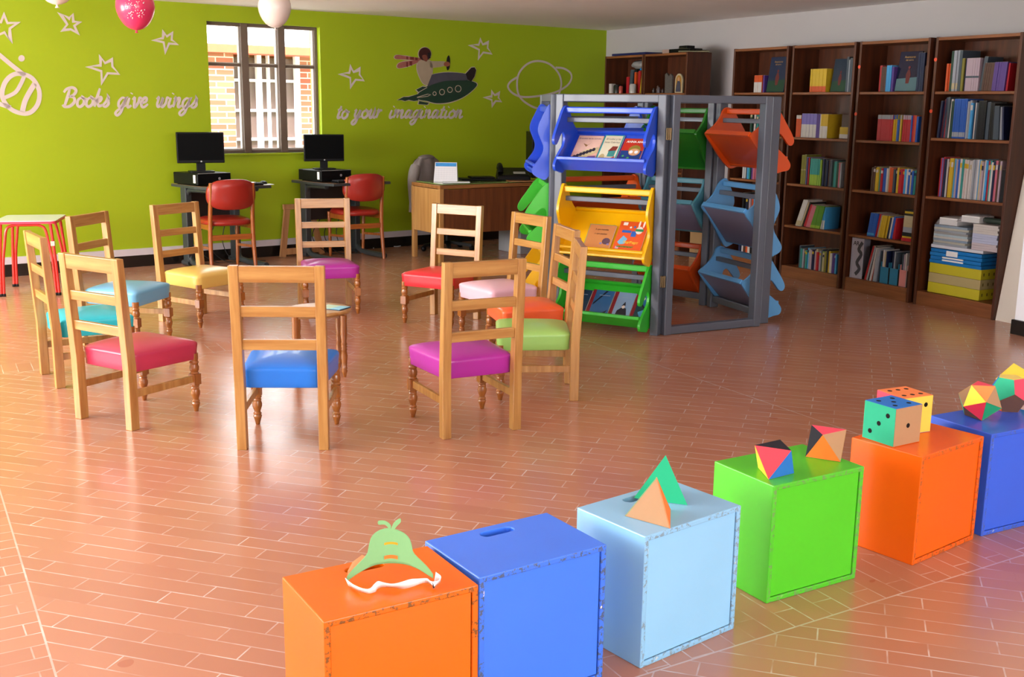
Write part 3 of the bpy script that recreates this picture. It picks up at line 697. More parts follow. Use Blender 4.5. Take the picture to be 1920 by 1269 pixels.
sm = thing('screen_stand', 'tall black screen on a floor stand, seen edge-on between desk and display', 'screen', (.175, 11.55, 0), DA+1.1)
m = M(); m.box((0, 0, .98), (.5, .045, .46)); m.obj('screen', BLK, sm, .004)
m = M(); m.tube([(0, .02, .02), (0, .02, .8)], .02, 10); m.obj('pole', BLK, sm)
m = M(); m.prism(ellipse(0, 0, .16, .16, 20), (0, 0, 0), (1, 0, 0), (0, 1, 0), .02); m.obj('base', BLK, sm)
pc = thing('computer_tower', 'pale grey computer tower on the floor at the right end of the office desk', 'computer', at(988, 476), DA)
m = M(); m.box((0, .2, .2), (.18, .4, .4)); m.obj('case', mat('pale grey case', '#a8a8aa', .5), pc, .008)
m = M(); m.box((0, -.002, .2), (.165, .006, .38)); m.obj('front_panel', mat('grey case front', '#8d8d90', .45), pc, .004)
m = M(); m.box((0, -.007, .34), (.14, .006, .04)); m.obj('disc_drive', BLK, pc)

# ------------------------------------------------------------------ balloons under the ceiling
def balloon(px, py, tip, dia, col, label, print_=False):
    # the knot hangs where the sight line to (px, tip) reaches the height that lets the crown touch the ceiling
    h = dia*1.18; z0 = CEIL-h-.012; p = at(px, tip, z0)
    t = thing('balloon', label, 'balloon', p, 0, 'balloons floating under the ceiling')
    m = M(); n = 28; prof = []
    for i in range(15):
        a = pi*i/14; r = sin(a); z = -cos(a); prof.append((max(.002, dia/2*r*(1-.10*max(0, -z)*r)), h/2+h/2*z*(1 if z > 0 else 1)))
    prof[0] = (.006, 0.0)
    m.lathe(prof, n=n, caps=True); b = m.obj('skin', mat(label.split(' balloon')[0]+' latex', col, .25, .02, 4, coat=.3), t)
    m = M(); m.lathe([(.006, .002), (.006, -.006), (.013, -.018)], n=10); m.obj('knot', mat(label.split(' balloon')[0]+' knot', col, .4, .02), t)
    if print_:
        m = M(); q = random.Random(3)
        for k in range(60):
            a = q.uniform(-1.75, -.75); zz = q.uniform(.22, .62)*h; s = (zz-h/2)/(h/2); r = dia/2*math.sqrt(max(0, 1-s*s))*(1-.10*max(0, -s)*math.sqrt(max(0, 1-s*s)))+.0015
            d = q.uniform(.002, .005); m.ball((r*cos(a), r*sin(a), zz), d, d, d*.9, 0, 6, 4)
        m.obj('printed_dots', WPL, t)
balloon(256, 10, 57, .285, '#dc3564', 'pink balloon with white print, floating at the ceiling over the left wall', True)
balloon(516, 15, 52, .25, '#e3d6cc', 'white balloon floating in front of the top of the window')
balloon(107, -20, 9, .25, '#e6dcd4', 'white balloon at the top left, only its lower tip in view')

# ------------------------------------------------------------------ vinyl lettering and pictures on the green wall
VIN = mat('grey-white vinyl film', '#c9bcb8', .5, .02, 5)
U1, O1 = E1, W3(0, 0, .001)
def wl(m, pts, wd, mt_i=0, closed=False, t=.002, out=.001): m.strip(pts, wd, W3(0, 0, out), E1, UP, t, mt_i, closed)
def wq(pts): return [wallpt(*p) for p in pts]
def star(cx, cy, pts, where):
    m = M(); wl(m, wq([(cx+x, cy+y) for x, y in pts]), .018, closed=True)
    tag(m.obj('wall_star', VIN), 'outline star decal on the green wall '+where, 'wall decal', 'outline stars on the green wall')
def zx(ox, oy, sc, pts): return [(ox+x*sc, oy+y*sc) for x, y in pts]
S3 = 1/3.
star(0, 0, zx(0, 0, S3, [(22, 82), (42, 130), (100, 128), (55, 160), (58, 232), (25, 182), (-30, 205), (-8, 150), (-45, 120), (5, 125)]), 'at the left edge above the ball picture')
star(0, 0, zx(0, 0, S3, [(338, 76), (390, 105), (408, 80), (412, 122), (447, 125), (418, 145), (436, 186), (398, 165), (352, 170), (378, 138)]), 'left of the pink balloon')
star(0, 0, zx(0, 0, S3, [(920, 180), (938, 205), (968, 185), (965, 225), (1000, 248), (950, 245), (930, 292), (920, 238), (865, 225), (915, 215)]), 'between the pink balloon and the window')
star(0, 0, zx(0, 0, S3, [(565, 320), (590, 355), (630, 335), (632, 375), (668, 415), (605, 412), (573, 465), (570, 400), (495, 375), (565, 368)]), 'above the words on the left of the window')
star(600, 0, zx(0, 0, S3, [(172, 375), (188, 405), (224, 388), (222, 420), (246, 452), (200, 448), (172, 488), (170, 438), (112, 415), (165, 410)]), 'just right of the window')
star(600, 0, zx(0, 0, S3, [(902, 222), (915, 250), (945, 238), (942, 270), (966, 302), (918, 295), (892, 328), (895, 280), (842, 253), (892, 252)]), 'above right of the rocket rider')
star(600, 0, zx(0, 0, S3, [(967, 515), (982, 535), (1008, 523), (1003, 550), (1020, 570), (988, 568), (968, 594), (966, 562), (925, 547), (965, 543)]), 'under the ringed planet, the smallest one')
# ringed planet
m = M(); k3 = lambda pts: wq(zx(600, 0, S3, pts))
wl(m, k3(smooth([(1225, 343), (1290, 360), (1340, 410), (1357, 470), (1340, 535), (1300, 585), (1230, 610), (1160, 580), (1118, 535), (1108, 470), (1120, 410), (1165, 360)], 5, True)), .022, closed=True)
wl(m, k3(smooth([(1325, 380), (1370, 385), (1408, 410), (1413, 445), (1385, 485), (1320, 520), (1230, 540), (1140, 545), (1085, 525), (1057, 490), (1070, 460), (1108, 435)], 5)), .022)
tag(m.obj('wall_planet', VIN), 'outline decal of a ringed planet at the right end of the green wall', 'wall decal')
# ball picture at the left edge: a striped ball with a trailing line and a dot
m = M(); b3 = lambda pts: wq(zx(0, 0, S3, pts))
wl(m, b3(smooth([(115, 415), (180, 440), (220, 510), (212, 585), (165, 635), (100, 632), (45, 600), (12, 540), (25, 470), (65, 425)], 5, True)), .036, closed=True)
wl(m, b3([(-80, 255), (0, 312), (60, 362), (140, 425)]), .036); wl(m, b3([(-60, 555), (0, 585), (60, 605)]), .036)
wl(m, b3(smooth([(135, 430), (118, 470), (85, 520), (25, 550)], 5)), .03); wl(m, b3(smooth([(195, 470), (165, 520), (140, 570), (125, 630)], 5)), .04)
m.prism(b3(ellipse(121, 328, 18, 18, 18)), W3(0, 0, .001), E1, UP, .002)
tag(m.obj('wall_ball', VIN), 'outline decal of a striped ball at the left edge of the green wall', 'wall decal')
# script lettering, written stroke by stroke
LET = {
'B': (1.25, [[(.32,1.8),(.2,1.0),(.02,.0)], [(-.25,1.45),(.0,1.8),(.6,1.95),(1.0,1.65),(.8,1.2),(.3,1.02)], [(.3,1.02),(.85,.95),(1.0,.5),(.6,.06),(.05,.0),(-.2,.2)]]),
'o': (.95, [[(.5,1.0),(.12,.72),(.1,.22),(.4,.0),(.75,.3),(.72,.8),(.5,1.0),(.62,.8),(1.0,.85)]]),
'k': (.9, [[(.35,1.9),(.18,.9),(.04,0)], [(.1,.5),(.5,.98),(.66,.85),(.5,.55),(.15,.48)], [(.32,.48),(.5,.08),(.9,.18)]]),
's': (.72, [[(-.02,.1),(.32,.55),(.5,1.02),(.53,.62),(.6,.28),(.34,.0),(.04,.1)]]),
'g': (.9, [[(.68,.9),(.35,1.0),(.06,.6),(.12,.1),(.38,.1),(.68,.7),(.74,1.0),(.58,.2),(.4,-.55),(.1,-.85),(-.12,-.6),(.2,-.2),(.85,.2)]]),
'i': (.55, [[(.2,1.0),(.1,.35),(.2,.0),(.52,.2)], [(.33,1.4),(.37,1.5)]]),
'v': (.92, [[(.0,.8),(.2,1.0),(.25,.35),(.36,.0),(.66,.5),(.72,1.0),(1.,.9)]]),
'e': (.78, [[(.06,.4),(.52,.6),(.54,.95),(.28,.97),(.06,.5),(.2,.05),(.48,.05),(.78,.35)]]),
'w': (1.22, [[(.0,.8),(.2,1.0),(.14,.3),(.3,.0),(.56,.4),(.62,1.0),(.56,.3),(.72,.0),(.98,.4),(1.04,1.0),(1.28,.9)]]),
'n': (.92, [[(.0,.85),(.16,1.0),(.1,.4),(.04,.0)], [(.08,.4),(.36,.95),(.58,.9),(.52,.3),(.62,.0),(.94,.25)]]),
't': (.6, [[(.36,1.55),(.18,.5),(.2,.05),(.54,.18)], [(.0,1.05),(.58,1.1)]]),
'y': (.95, [[(.0,.85),(.2,1.0),(.1,.4),(.26,.08),(.52,.4),(.7,1.0),(.54,.1),(.36,-.6),(.06,-.82),(-.1,-.55),(.3,-.1),(.9,.2)]]),
'u': (.98, [[(.0,.85),(.2,1.0),(.1,.3),(.26,.0),(.52,.3),(.68,1.0),(.6,.3),(.72,.0),(1.,.25)]]),
'r': (.68, [[(.0,.85),(.16,1.0),(.1,.4),(.04,.0)], [(.1,.5),(.32,.95),(.62,.95)]]),
'm': (1.35, [[(.0,.85),(.16,1.0),(.1,.4),(.04,.0)], [(.08,.4),(.34,.95),(.54,.9),(.5,.4),(.46,.0)], [(.5,.4),(.76,.95),(.98,.9),(.92,.3),(1.02,.0),(1.36,.25)]]),
'a': (.98, [[(.64,.9),(.3,1.0),(.06,.5),(.16,.05),(.42,.2),(.64,.7),(.72,1.0),(.6,.3),(.72,.0),(1.,.25)]])}
def script_word(word, s0, s1, z0, xh, slope, parent):
    wtot = sum(LET[c][0] for c in word); k = (s1-s0)/wtot; m = M(); x = 0
    for c in word:
        for st in LET[c][1]:
            pts = [(s0+(x+px+.22*py)*k-.1*k, z0+(py*xh)+slope*((x+px)*k)) for px, py in st]
            pts = smooth(pts, 6); n = len(pts)
            wd = [.017+.008*abs(sin(pi*(i/(n-1)))) for i in range(n)]
            m.strip(pts, wd, W3(0, 0, .001), E1, UP, .002)
        x += LET[c][0]
    m.obj('word', VIN, parent)
def ln(px0, px1, py0, py1):
    a = wallpt(px0, py0); b = wallpt(px1, py1); return a[0], b[0], a[1], (b[1]-a[1])/(b[0]-a[0])
for nm, words, xh in (('left', (('Books', 122, 206, 200, 200), ('give', 222, 278, 201, 201), ('wings', 293, 371, 200, 202)), .082), ('right', (('to', 632, 654, 222, 222), ('your', 664, 716, 221, 221), ('imagination', 730, 868, 221, 221)), .078)):
    lt = thing('wall_lettering', 'script lettering on the green wall reading Books give wings, left of the window' if nm == 'left' else 'script lettering on the green wall reading to your imagination, under the rocket rider', 'wall lettering', (0, 0, 0))
    for wd, a, b, y0, y1 in words: s0, s1, z0, sl_ = ln(a, b, y0, y1); script_word(wd, s0, s1, z0, xh, sl_, lt)
# child riding a rocket: flat cut-out picture
rk = thing('wall_rocket_picture', 'cut-out wall picture of a child in a helmet riding a green rocket', 'wall decal', (0, 0, 0))
KR = 220/1861.
def r3(pts): return wq(zx(700, 70, KR, pts))
def layer(name, cols, polys, lev):
    m = M()
    for i, p in enumerate(polys): m.prism(r3(p), W3(0, 0, .001+.0012*lev), E1, UP, .0012)
    m.obj(name, cols, rk)
EDG = mat('picture white edge', '#b9aa96', .5)
body = smooth([(700, 905), (860, 770), (1040, 690), (1300, 640), (1500, 680), (1640, 740), (1560, 850), (1400, 960), (1200, 1030), (1000, 1045), (850, 1010), (720, 985)], 4, True)
def grow(poly, d):
    cx = sum(p[0] for p in poly)/len(poly); cy = sum(p[1] for p in poly)/len(poly); out = []
    for p in poly: v = Vector((p[0]-cx, p[1]-cy)); out.append((p[0]+v.x/v.length*d, p[1]+v.y/v.length*d))
    return out
fin1 = [(680, 830), (780, 780), (850, 790), (720, 870)]; fin2 = [(725, 1010), (880, 1040), (850, 1070), (715, 1060)]
flame = [(380, 995), (480, 945), (560, 945), (640, 920), (700, 900), (710, 1000), (640, 1010), (560, 990), (500, 1010), (450, 995)]
arm = [(880, 375), (1130, 380), (1130, 450), (1060, 470), (900, 490)]
torso = smooth([(720, 370), (860, 360), (930, 420), (930, 560), (880, 700), (850, 755), (780, 720), (720, 600), (690, 480)], 4, True)
legs = smooth([(860, 770), (880, 650), (930, 590), (1180, 555), (1470, 580), (1500, 640), (1480, 680), (1150, 690), (960, 740)], 4, True)
head = ellipse(812, 265, 98, 105, 24)
shoe = [(1460, 575), (1550, 480), (1600, 475), (1625, 520), (1600, 620), (1550, 700), (1490, 670)]
sc1 = smooth([(335, 310), (380, 278), (520, 300), (740, 330), (740, 370), (500, 350), (360, 345)], 3, True); sc2 = smooth([(375, 455), (420, 400), (560, 375), (720, 360), (700, 400), (560, 455), (410, 490)], 3, True)
wheel = ellipse(1182, 405, 30, 120, 18, .06)
layer('white_edge', EDG, [grow(body, 16), grow(fin1, 16), grow(fin2, 16), grow(flame, 14), grow(torso, 10), grow(head, 10), grow(sc1, 12), grow(sc2, 12), grow(legs, 10), grow(shoe, 12)], 0)
layer('rocket', mat('rocket dark green', '#1d3a2a', .5, .3, 6), [body, fin1, fin2, flame], 1)
m = M()
for cx_, cy_, r_ in ((968, 892, 26), (1086, 868, 40), (1212, 832, 38), (1342, 815, 46)): m.strip(r3(ellipse(cx_, cy_, r_, r_*1.1, 18)), .007, W3(0, 0, .0035), E1, UP, .001, 0, True)
m.strip(r3([(690, 950), (860, 900), (905, 908), (860, 935), (690, 955)]), .006, W3(0, 0, .0035), E1, UP, .001); m.strip(r3([(700, 880), (850, 795)]), .006, W3(0, 0, .0035), E1, UP, .001)
m.obj('rocket_portholes', EDG, rk)
layer('trousers', mat('picture grey jeans', '#474550', .6, .2, 9), [legs], 2)
layer('shirt', mat('picture cream shirt', '#a3937c', .6, .15, 7), [torso, arm], 3)
layer('scarf', mat('picture red scarf', '#9a5a50', .6, .3, 20), [sc1, sc2], 2)
for i, (x0, y0, x1, y1) in enumerate(((520, 300, 545, 352), (580, 308, 640, 358), (660, 318, 700, 366), (520, 390, 545, 470), (570, 378, 610, 448))):
    layer('scarf_stripe', mat('picture dark red stripe', '#6a2420', .6), [[(x0, y0), (x1, y0+4), (x1, y1), (x0, y1-4)]], 3)
layer('helmet', mat('picture brown helmet', '#3c1410', .4, .2), [head], 4)
layer('face', mat('picture face', '#7a4030', .6), [smooth([(770, 290), (830, 280), (850, 330), (840, 385), (790, 360)], 3, True)], 5)
layer('goggles', mat('picture black', '#100c0c', .4), [[(850, 245), (905, 240), (900, 330), (870, 340)]], 5)
layer('steering_wheel', mat('picture black', '#100c0c', .4), [wheel], 4)
layer('hand', mat('picture hand', '#94553c', .6), [ellipse(1160, 425, 50, 40, 14)], 5)
layer('shoes', mat('picture dark shoes', '#1d1314', .5, .2), [shoe], 4)

# ------------------------------------------------------------------ grey folding display with coloured book trays
GREY = mat('grey lacquer', '#565d6a', .4, .05, 8, coat=.1); HNG = mat('old brass hinge', '#6a5638', .4, .2, 30, metal=.6)
FT = 1.555
A_, B_, D_ = Vector((.272, 7.46, 0)), Vector((.955, 7.065, 0)), Vector((1.51, 8.265, 0))
P3a, P3b = Vector((1.005, 7.085, 0)), Vector((1.715, 7.44, 0)); P6a, P6b = Vector((1.80, 7.56, 0)), Vector((1.54, 8.235, 0))
J_ = Vector((1.00, 8.72, 0)); G_ = Vector((.185, 8.27, 0))
scr = thing('folding_display', 'grey six-panel folding display frame with blue, yellow, green and orange book trays', 'display stand')
COLS = dict(blue='#2450d2', yellow='#f0b400', green='#2fb22c', leaf='#3dbb2e', darkgreen='#1f7a1a', orange='#da5008', sky='#5b9fd6', teal='#4f8ea0', rust='#bc4006')
def lacq(c): return mat('tray lacquer '+c, COLS[c], .33, .03, 6, coat=.12)
WAVE = [(.0, 0.035), (.03, 0.030), (.062, -0.030), (.092, -0.095), (.098, -0.145), (.08, -0.194), (.06, -0.248), (.068, -0.297), (.108, -0.356), (.135, -0.401), (.124, -0.436), (.08, -0.461), (.04, -0.468), (.0, -0.414), (-.06, -0.324), (-.115, -0.239), (-.165, -0.185), (-.17, -0.155), (-.13, -0.125), (-.08, -0.075), (-.04, 0.000)]
FORK = [(.0, .03), (.05, .01), (.11, -.07), (.165, -.15), (.182, -.195), (.165, -.222), (.135, -.215), (.1, -.175), (.07, -.145), (.04, -.15), (.028, -.19), (.045, -.235), (.09, -.27), (.14, -.315), (.165, -.355), (.15, -.39), (.1, -.4), (.05, -.41), (.0, -.375), (-.06, -.31), (-.115, -.24), (-.165, -.175), (-.17, -.15), (-.13, -.12), (-.085, -.08), (-.05, -.03), (-.035, .01)]
TRAYS = {}
UND = mat('lilac grey underside', '#77748e', .45, .05, 6)
def panel(p, q, name, trays, empty=False, flip=1):
    """frame from p to q (outer face line, outward side to the right of p->q), trays = [(kind, colour, z)]"""
    d = (q-p); L = d.length; d.normalize(); out = Vector((d.y, -d.x, 0))*flip; inn = -out
    pw, pd = .056, .07
    fp = bpy.data.objects.new('frame_panel', None); C.objects.link(fp); fp.parent = scr
    def bx(m, x0, x1, z0, z1, o0=0., o1=.07): m.hexa([p+d*x0+inn*o0+UP*z0, p+d*x1+inn*o0+UP*z0, p+d*x1+inn*o1+UP*z0, p+d*x0+inn*o1+UP*z0, p+d*x0+inn*o0+UP*z1, p+d*x1+inn*o0+UP*z1, p+d*x1+inn*o1+UP*z1, p+d*x0+inn*o1+UP*z1])
    for x in (0, L-pw):
        m = M(); bx(m, x, x+pw, 0, FT); m.obj('post', GREY, fp, .006)
    m = M(); bx(m, pw-.002, L-pw+.002, FT-.05, FT-.001, .005, .062); m.obj('top_rail', GREY, fp, .005)
    if empty:
        m = M(); bx(m, pw-.002, L-pw+.002, .002, .055, .005, .062); m.obj('bottom_rail', GREY, fp, .005)
    else:
        m = M(); bx(m, pw-.002, L-pw+.002, .04, .09, .02, .055); m.obj('bottom_rail', GREY, fp, .005)
        for z in (1.388, .868, .374):
            m = M(); bx(m, pw-.002, L-pw+.002, z-.016, z+.016, .02, .055); m.obj('pivot_rail', GREY, fp, .004)
    for kind, col, z in trays:
        mt = lacq(col); x0, x1 = pw+.006, L-pw-.006
        tr = bpy.data.objects.new('book_tray', None); C.objects.link(tr); tr.parent = scr
        tr['label'] = '%s book tray' % {'leaf': 'green', 'sky': 'light blue', 'darkgreen': 'dark green', 'teal': 'grey-blue', 'rust': 'dark orange'}.get(col, col)
        prof = smooth(WAVE if kind == 'wave' else FORK, 4, True); base = p+inn*.02+UP*z
        for x in (x0, x1-.018):
            m = M(); m.prism([(a.x, a.y) for a in prof], base+d*x, out, UP, .018*flip*(-1)); 
            # thickness must run along +d
            w = out.cross(UP); k = 1 if w.dot(d) > 0 else -1
            m = M(); m.prism([(a.x, a.y) for a in prof], base+d*(x if k > 0 else x), out, UP, .018*k) if k > 0 else m.prism([(a.x, a.y) for a in prof], base+d*x, out, UP, -.018)
            m.obj('end_board', mt, tr, .004)
        def pt(x, o, zz, base=base, d=d, out=out): return base+d*x+out*o+UP*zz
        def slab(nm, o0, z0, o1, z1, t):
            a = Vector((o1-o0, z1-z0)); n = Vector((-a.y, a.x)).normalized()*t
            m = M(); m.hexa([pt(x0+.017, o0, z0), pt(x1-.017, o0, z0), pt(x1-.017, o1, z1), pt(x0+.017, o1, z1), pt(x0+.017, o0+n.x, z0+n.y), pt(x1-.017, o0+n.x, z0+n.y), pt(x1-.017, o1+n.x, z1+n.y), pt(x0+.017, o1+n.x, z1+n.y)])
            m.obj(nm, UND if nm == 'under_panel' else mt, tr, .003)
        zb = -.43 if kind == 'wave' else -.385
        slab('back_board', -.158, -.165, .05, zb, .012)
        if col in ('sky', 'teal'): slab('under_panel', -.158-.0035, -.168, .047, zb-.003, .003)
        slab('top_edge', -.168, -.168, -.148, -.141, .02)
        if kind == 'wave':
            m = M(); m.tube([pt(x0+.017, .116, -.375), pt(x1-.017, .116, -.375)], .013, 10); m.obj('lip_rail', mt, tr)
            slab('front_lip', .045, zb-.005, .118, -.42, .016)
        else:
            slab('front_lip', .047, -.392, .142, -.312, .018); m = M(); m.bar(pt(x0+.017, .14, -.308), pt(x1-.017, .14, -.308), .022, .022); m.obj('lip_rail', mt, tr, .004)
        m = M(); m.hexa([pt(x0+.017, -.008, -.018), pt(x1-.017, -.008, -.018), pt(x1-.017, .028, -.018), pt(x0+.017, .028, -.018), pt(x0+.017, -.008, .022), pt(x1-.017, -.008, .022), pt(x1-.017, .028, .022), pt(x0+.017, .028, .022)]); m.obj('handle_rail', mt, tr, .008)
        sd = Vector((.208, zb+.165)).normalized(); nn = Vector((-sd.y, sd.x))
        TRAYS[name, col] = (pt, x0, x1, sd, nn, d, out, zb)
Z1_, Z2_, Z3_ = 1.45, .93, .436
panel(A_, B_, 'front', [('fork', 'blue', Z1_), ('wave', 'yellow', Z2_), ('fork', 'green', Z3_)])
panel(G_, A_+Vector((-.03, .05, 0)), 'left', [('wave', 'blue', Z1_), ('fork', 'leaf', Z2_), ('fork', 'yellow', Z3_)])
panel(P3a, P3b, 'open', [], True)
panel(P6a, P6b, 'right', [('fork', 'orange', Z1_), ('wave', 'sky', Z2_), ('fork', 'sky', Z3_)])
panel(D_, J_+Vector((.03, -.01, 0)), 'rear right', [('wave', 'darkgreen', Z1_), ('fork', 'teal', Z2_), ('fork', 'rust', Z3_)])
panel(J_, G_+Vector((.03, .03, 0)), 'rear left', [('fork', 'blue', Z1_), ('fork', 'orange', Z2_)])
for p, zs in ((B_*.5+P3a*.5, (1.31, .36)), (J_, (1.3,)), (D_*.5+P6b*.5, (1.3, .4))):
    for z in zs:
        m = M(); m.box((p.x, p.y+.012, z), (.035, .012, .075)); m.tube([(p.x, p.y, z-.037), (p.x, p.y, z+.037)], .007, 8); h = m.obj('hinge', HNG, scr)
# books lying face-up in the trays
def face_book(key, x, w, h, up, name, label, base, draw, thick=.01, tilt=0., lift=0., group='picture books in the display trays'):
    """x: left edge along the tray (0..1 of the inner width seen from outside), up: distance of the foot above the lip"""
    pt, x0, x1, sd, nn, d, out, zb = TRAYS[key]
    e = d; right = out.cross(UP)*-1        # seen from outside, to the right
    a0 = Vector((.045, zb+.006)) - sd*up   # foot of the book on the back board (o,z)
    if right.dot(d) > 0: org = pt(x0+.02+x, 0, 0)
    else: org = pt(x1-.02-x, 0, 0)
    o3 = org+out*(a0.x+nn.x*(.014+lift))+UP*(a0.y+nn.y*(.014+lift))
    vx = right.normalized(); vy = (out*(-sd.x)+UP*(-sd.y)).normalized(); vz = vx.cross(vy)
    mt = Matrix(((vx.x, vy.x, vz.x, o3.x), (vx.y, vy.y, vz.y, o3.y), (vx.z, vy.z, vz.z, o3.z), (0, 0, 0, 1)))
    t = thing(name, label, 'book', (0, 0, 0), 0, group); t.matrix_world = mt @ Matrix.Rotation(tilt, 4, 'Z')
    m = M(); m.box((w/2, h/2, thick/2), (w, h, thick)); m.obj('cover', mat('cover '+base, base, .3, .06, 20, coat=.2), t, .0015)
    m = M(); m.box((w/2+.002, h/2, thick/2), (w-.001, h-.004, thick-.004)); m.obj('pages', mat('book pages', '#d9d3c6', .7, .05), t)
    draw(t, w, h, thick+.0004)
    return t
def art(t, name, col, polys, z, var=.1, sc=40):
    m = M()
    for i, p in enumerate(polys): m.prism(p, (0, 0, z+i*1e-5), (1, 0, 0), (0, 1, 0), .0004)
    m.obj(name, mat('print '+col, col, .35, var, sc), t)
def words(t, text, cx, cy, size, col, z, bold=.0, shear=0.):
    typed(text, size, Matrix.Translation((cx, cy, z+.0006)), mat('ink '+col, col, .4, .02), 'title', t, .0002, bold, shear)
def rct(x0, y0, x1, y1): return [(x0, y0), (x1, y0), (x1, y1), (x0, y1)]
def d1(t, w, h, z):
    art(t, 'sky_picture', '#dcb6a6', [rct(.004, h*.42, w-.004, h*.98)], z); art(t, 'hill_picture', '#c7b98a', [[(.004, h*.2), (w*.5, h*.5), (w-.004, h*.6), (w-.004, h*.42), (w*.5, h*.2)]], z+.0004, .4)
    art(t, 'dark_animals', '#2c2a3a', [ellipse(w*(.15+.11*i), h*(.24+.045*i), .013, .016, 8) for i in range(7)], z+.0008); art(t, 'purple_hill', '#6a4a86', [[(w*.25, .004), (w*.7, h*.28), (w-.004, h*.3), (w-.004, .004)]], z+.0005, .2)  # the purple shape is printed cover art
    art(t, 'bird', '#8f6a3a', [[(w*.3, h*.72), (w*.5, h*.66), (w*.62, h*.76), (w*.45, h*.6)]], z+.0008); words(t, 'El autobús de los animales', w*.5, h*.89, .0155, '#4a2a5a', z)
def d2(t, w, h, z):
    art(t, 'cream_panel', '#d8d2b8', [rct(.008, .008, w-.008, h-.008)], z, .04); art(t, 'red_roof', '#7d3027', [[(w*.45, h*.45), (w*.62, h*.62), (w*.9, h*.62), (w*.86, h*.48)]], z+.0004); art(t, 'blue_house', '#3f8a86', [rct(w*.5, h*.28, w*.86, h*.48)], z+.0004, .3)
    art(t, 'red_plank', '#b03a28', [[(w*.25, .012), (w*.9, h*.3), (w*.9, h*.24), (w*.45, .012)]], z+.0006); art(t, 'wolf', '#b3a273', [ellipse(w*.25, h*.25, .02, .03, 10)], z+.0006, .3)
    words(t, 'El Lobo y las', w*.52, h*.86, .021, '#5e5e58', z); words(t, 'Siete Cabritas', w*.5, h*.75, .02, '#5e5e58', z)
def d3(t, w, h, z):
    art(t, 'blue_night', '#173a7a', [rct(.003, .003, w-.003, h*.55)], z, .2); art(t, 'fair_hair', '#8b7a2e', [ellipse(w*.62, h*.58, .042, .04, 16)], z+.0004, .3); art(t, 'face', '#c9966a', [ellipse(w*.64, h*.5, .04, .03, 16)], z+.0008)
    art(t, 'round_glasses', '#dfe5ea', [ellipse(w*.5, h*.5, .013, .013, 12), ellipse(w*.74, h*.5, .013, .013, 12)], z+.0012); art(t, 'planets', '#d05a2a', [ellipse(w*.3, h*.14, .009, .009, 10), ellipse(w*.7, h*.12, .01, .01, 10)], z+.0008); art(t, 'green_planets', '#4aa24e', [ellipse(w*.45, h*.28, .009, .009, 10), ellipse(w*.2, h*.35, .008, .008, 10)], z+.0008)
    words(t, 'ANNA ANO', w*.55, h*.87, .024, '#f2efe8', z, .0006)
k = ('front', 'blue')
face_book(k, .03, .185, .25, .02, 'picture_book', 'pink picture book with animals and a purple hill, left in the blue tray', '#d9a99a', d1)
face_book(k, .222, .14, .26, .02, 'picture_book', 'picture book with turquoise border and a house on cream, middle of the blue tray', '#28a0a4', d2)
face_book(k, .375, .155, .235, .02, 'picture_book', 'red and blue picture book of a child in round glasses, in the blue tray', '#b8301f', d3)
def e1(t, w, h, z):
    words(t, 'A aya mantita', w*.5, h*.8, .018, '#5a3a2a', z, 0, .2); words(t, 'o apa patitas', w*.5, h*.62, .018, '#5a3a2a', z, 0, .2); art(t, 'hedgehog', '#5b4250', [ellipse(w*.8, h*.32, .03, .026, 10)], z, .4); art(t, 'blue_flowers', '#8a7fb0', [ellipse(w*.62, h*.22, .01, .008, 8), ellipse(w*.9, h*.2, .01, .008, 8)], z)
def e2(t, w, h, z):
    art(t, 'dots', '#e9e4dc', [rct(w*.12, h*.86, w*.28, h*.96), ellipse(w*.42, h*.8, .008, .008, 8), ellipse(w*.75, h*.72, .026, .03, 14)], z); art(t, 'blue_blocks', '#2f67c0', [rct(w*.15, h*.62, w*.48, h*.7), rct(w*.5, h*.5, w*.68, h*.68), ellipse(w*.56, h*.82, .008, .008, 8)], z)
    art(t, 'pale_blue_creature', '#6fb4d8', [[(w*.1, h*.3), (w*.25, h*.52), (w*.42, h*.42), (w*.36, h*.25), (w*.2, h*.22)]], z); art(t, 'green_goggles', '#2f8f5a', [rct(w*.62, h*.68, w*.9, h*.76)], z+.0006); art(t, 'rabbit_ears', '#f0eee9', [ellipse(w*.7, h*.92, .007, .026, 10), ellipse(w*.86, h*.92, .007, .026, 10)], z)
    words(t, 'ПогВерх', w*.58, h*.3, .026, '#e8c23a', z, .0008); words(t, 'шиллипиент', w*.42, h*.16, .02, '#2f8a3a', z, .0006); art(t, 'mauve_block', '#c9a0b8', [rct(w*.08, h*.08, w*.2, h*.16)], z)
k = ('front', 'yellow')
face_book(k, .16, .19, .185, .035, 'picture_book', 'tan picture book with handwritten title and a hedgehog, left in the yellow tray', '#c9854a', e1, lift=.006)
face_book(k, .15, .19, .2, .03, 'picture_book', 'mint-edged book under the tan one in the yellow tray', '#3aa98c', lambda *a: None, .004)
face_book(k, .37, .2, .235, .03, 'picture_book', 'orange activity book with colourful letters and a rabbit, right in the yellow tray', '#df5a20', e2)
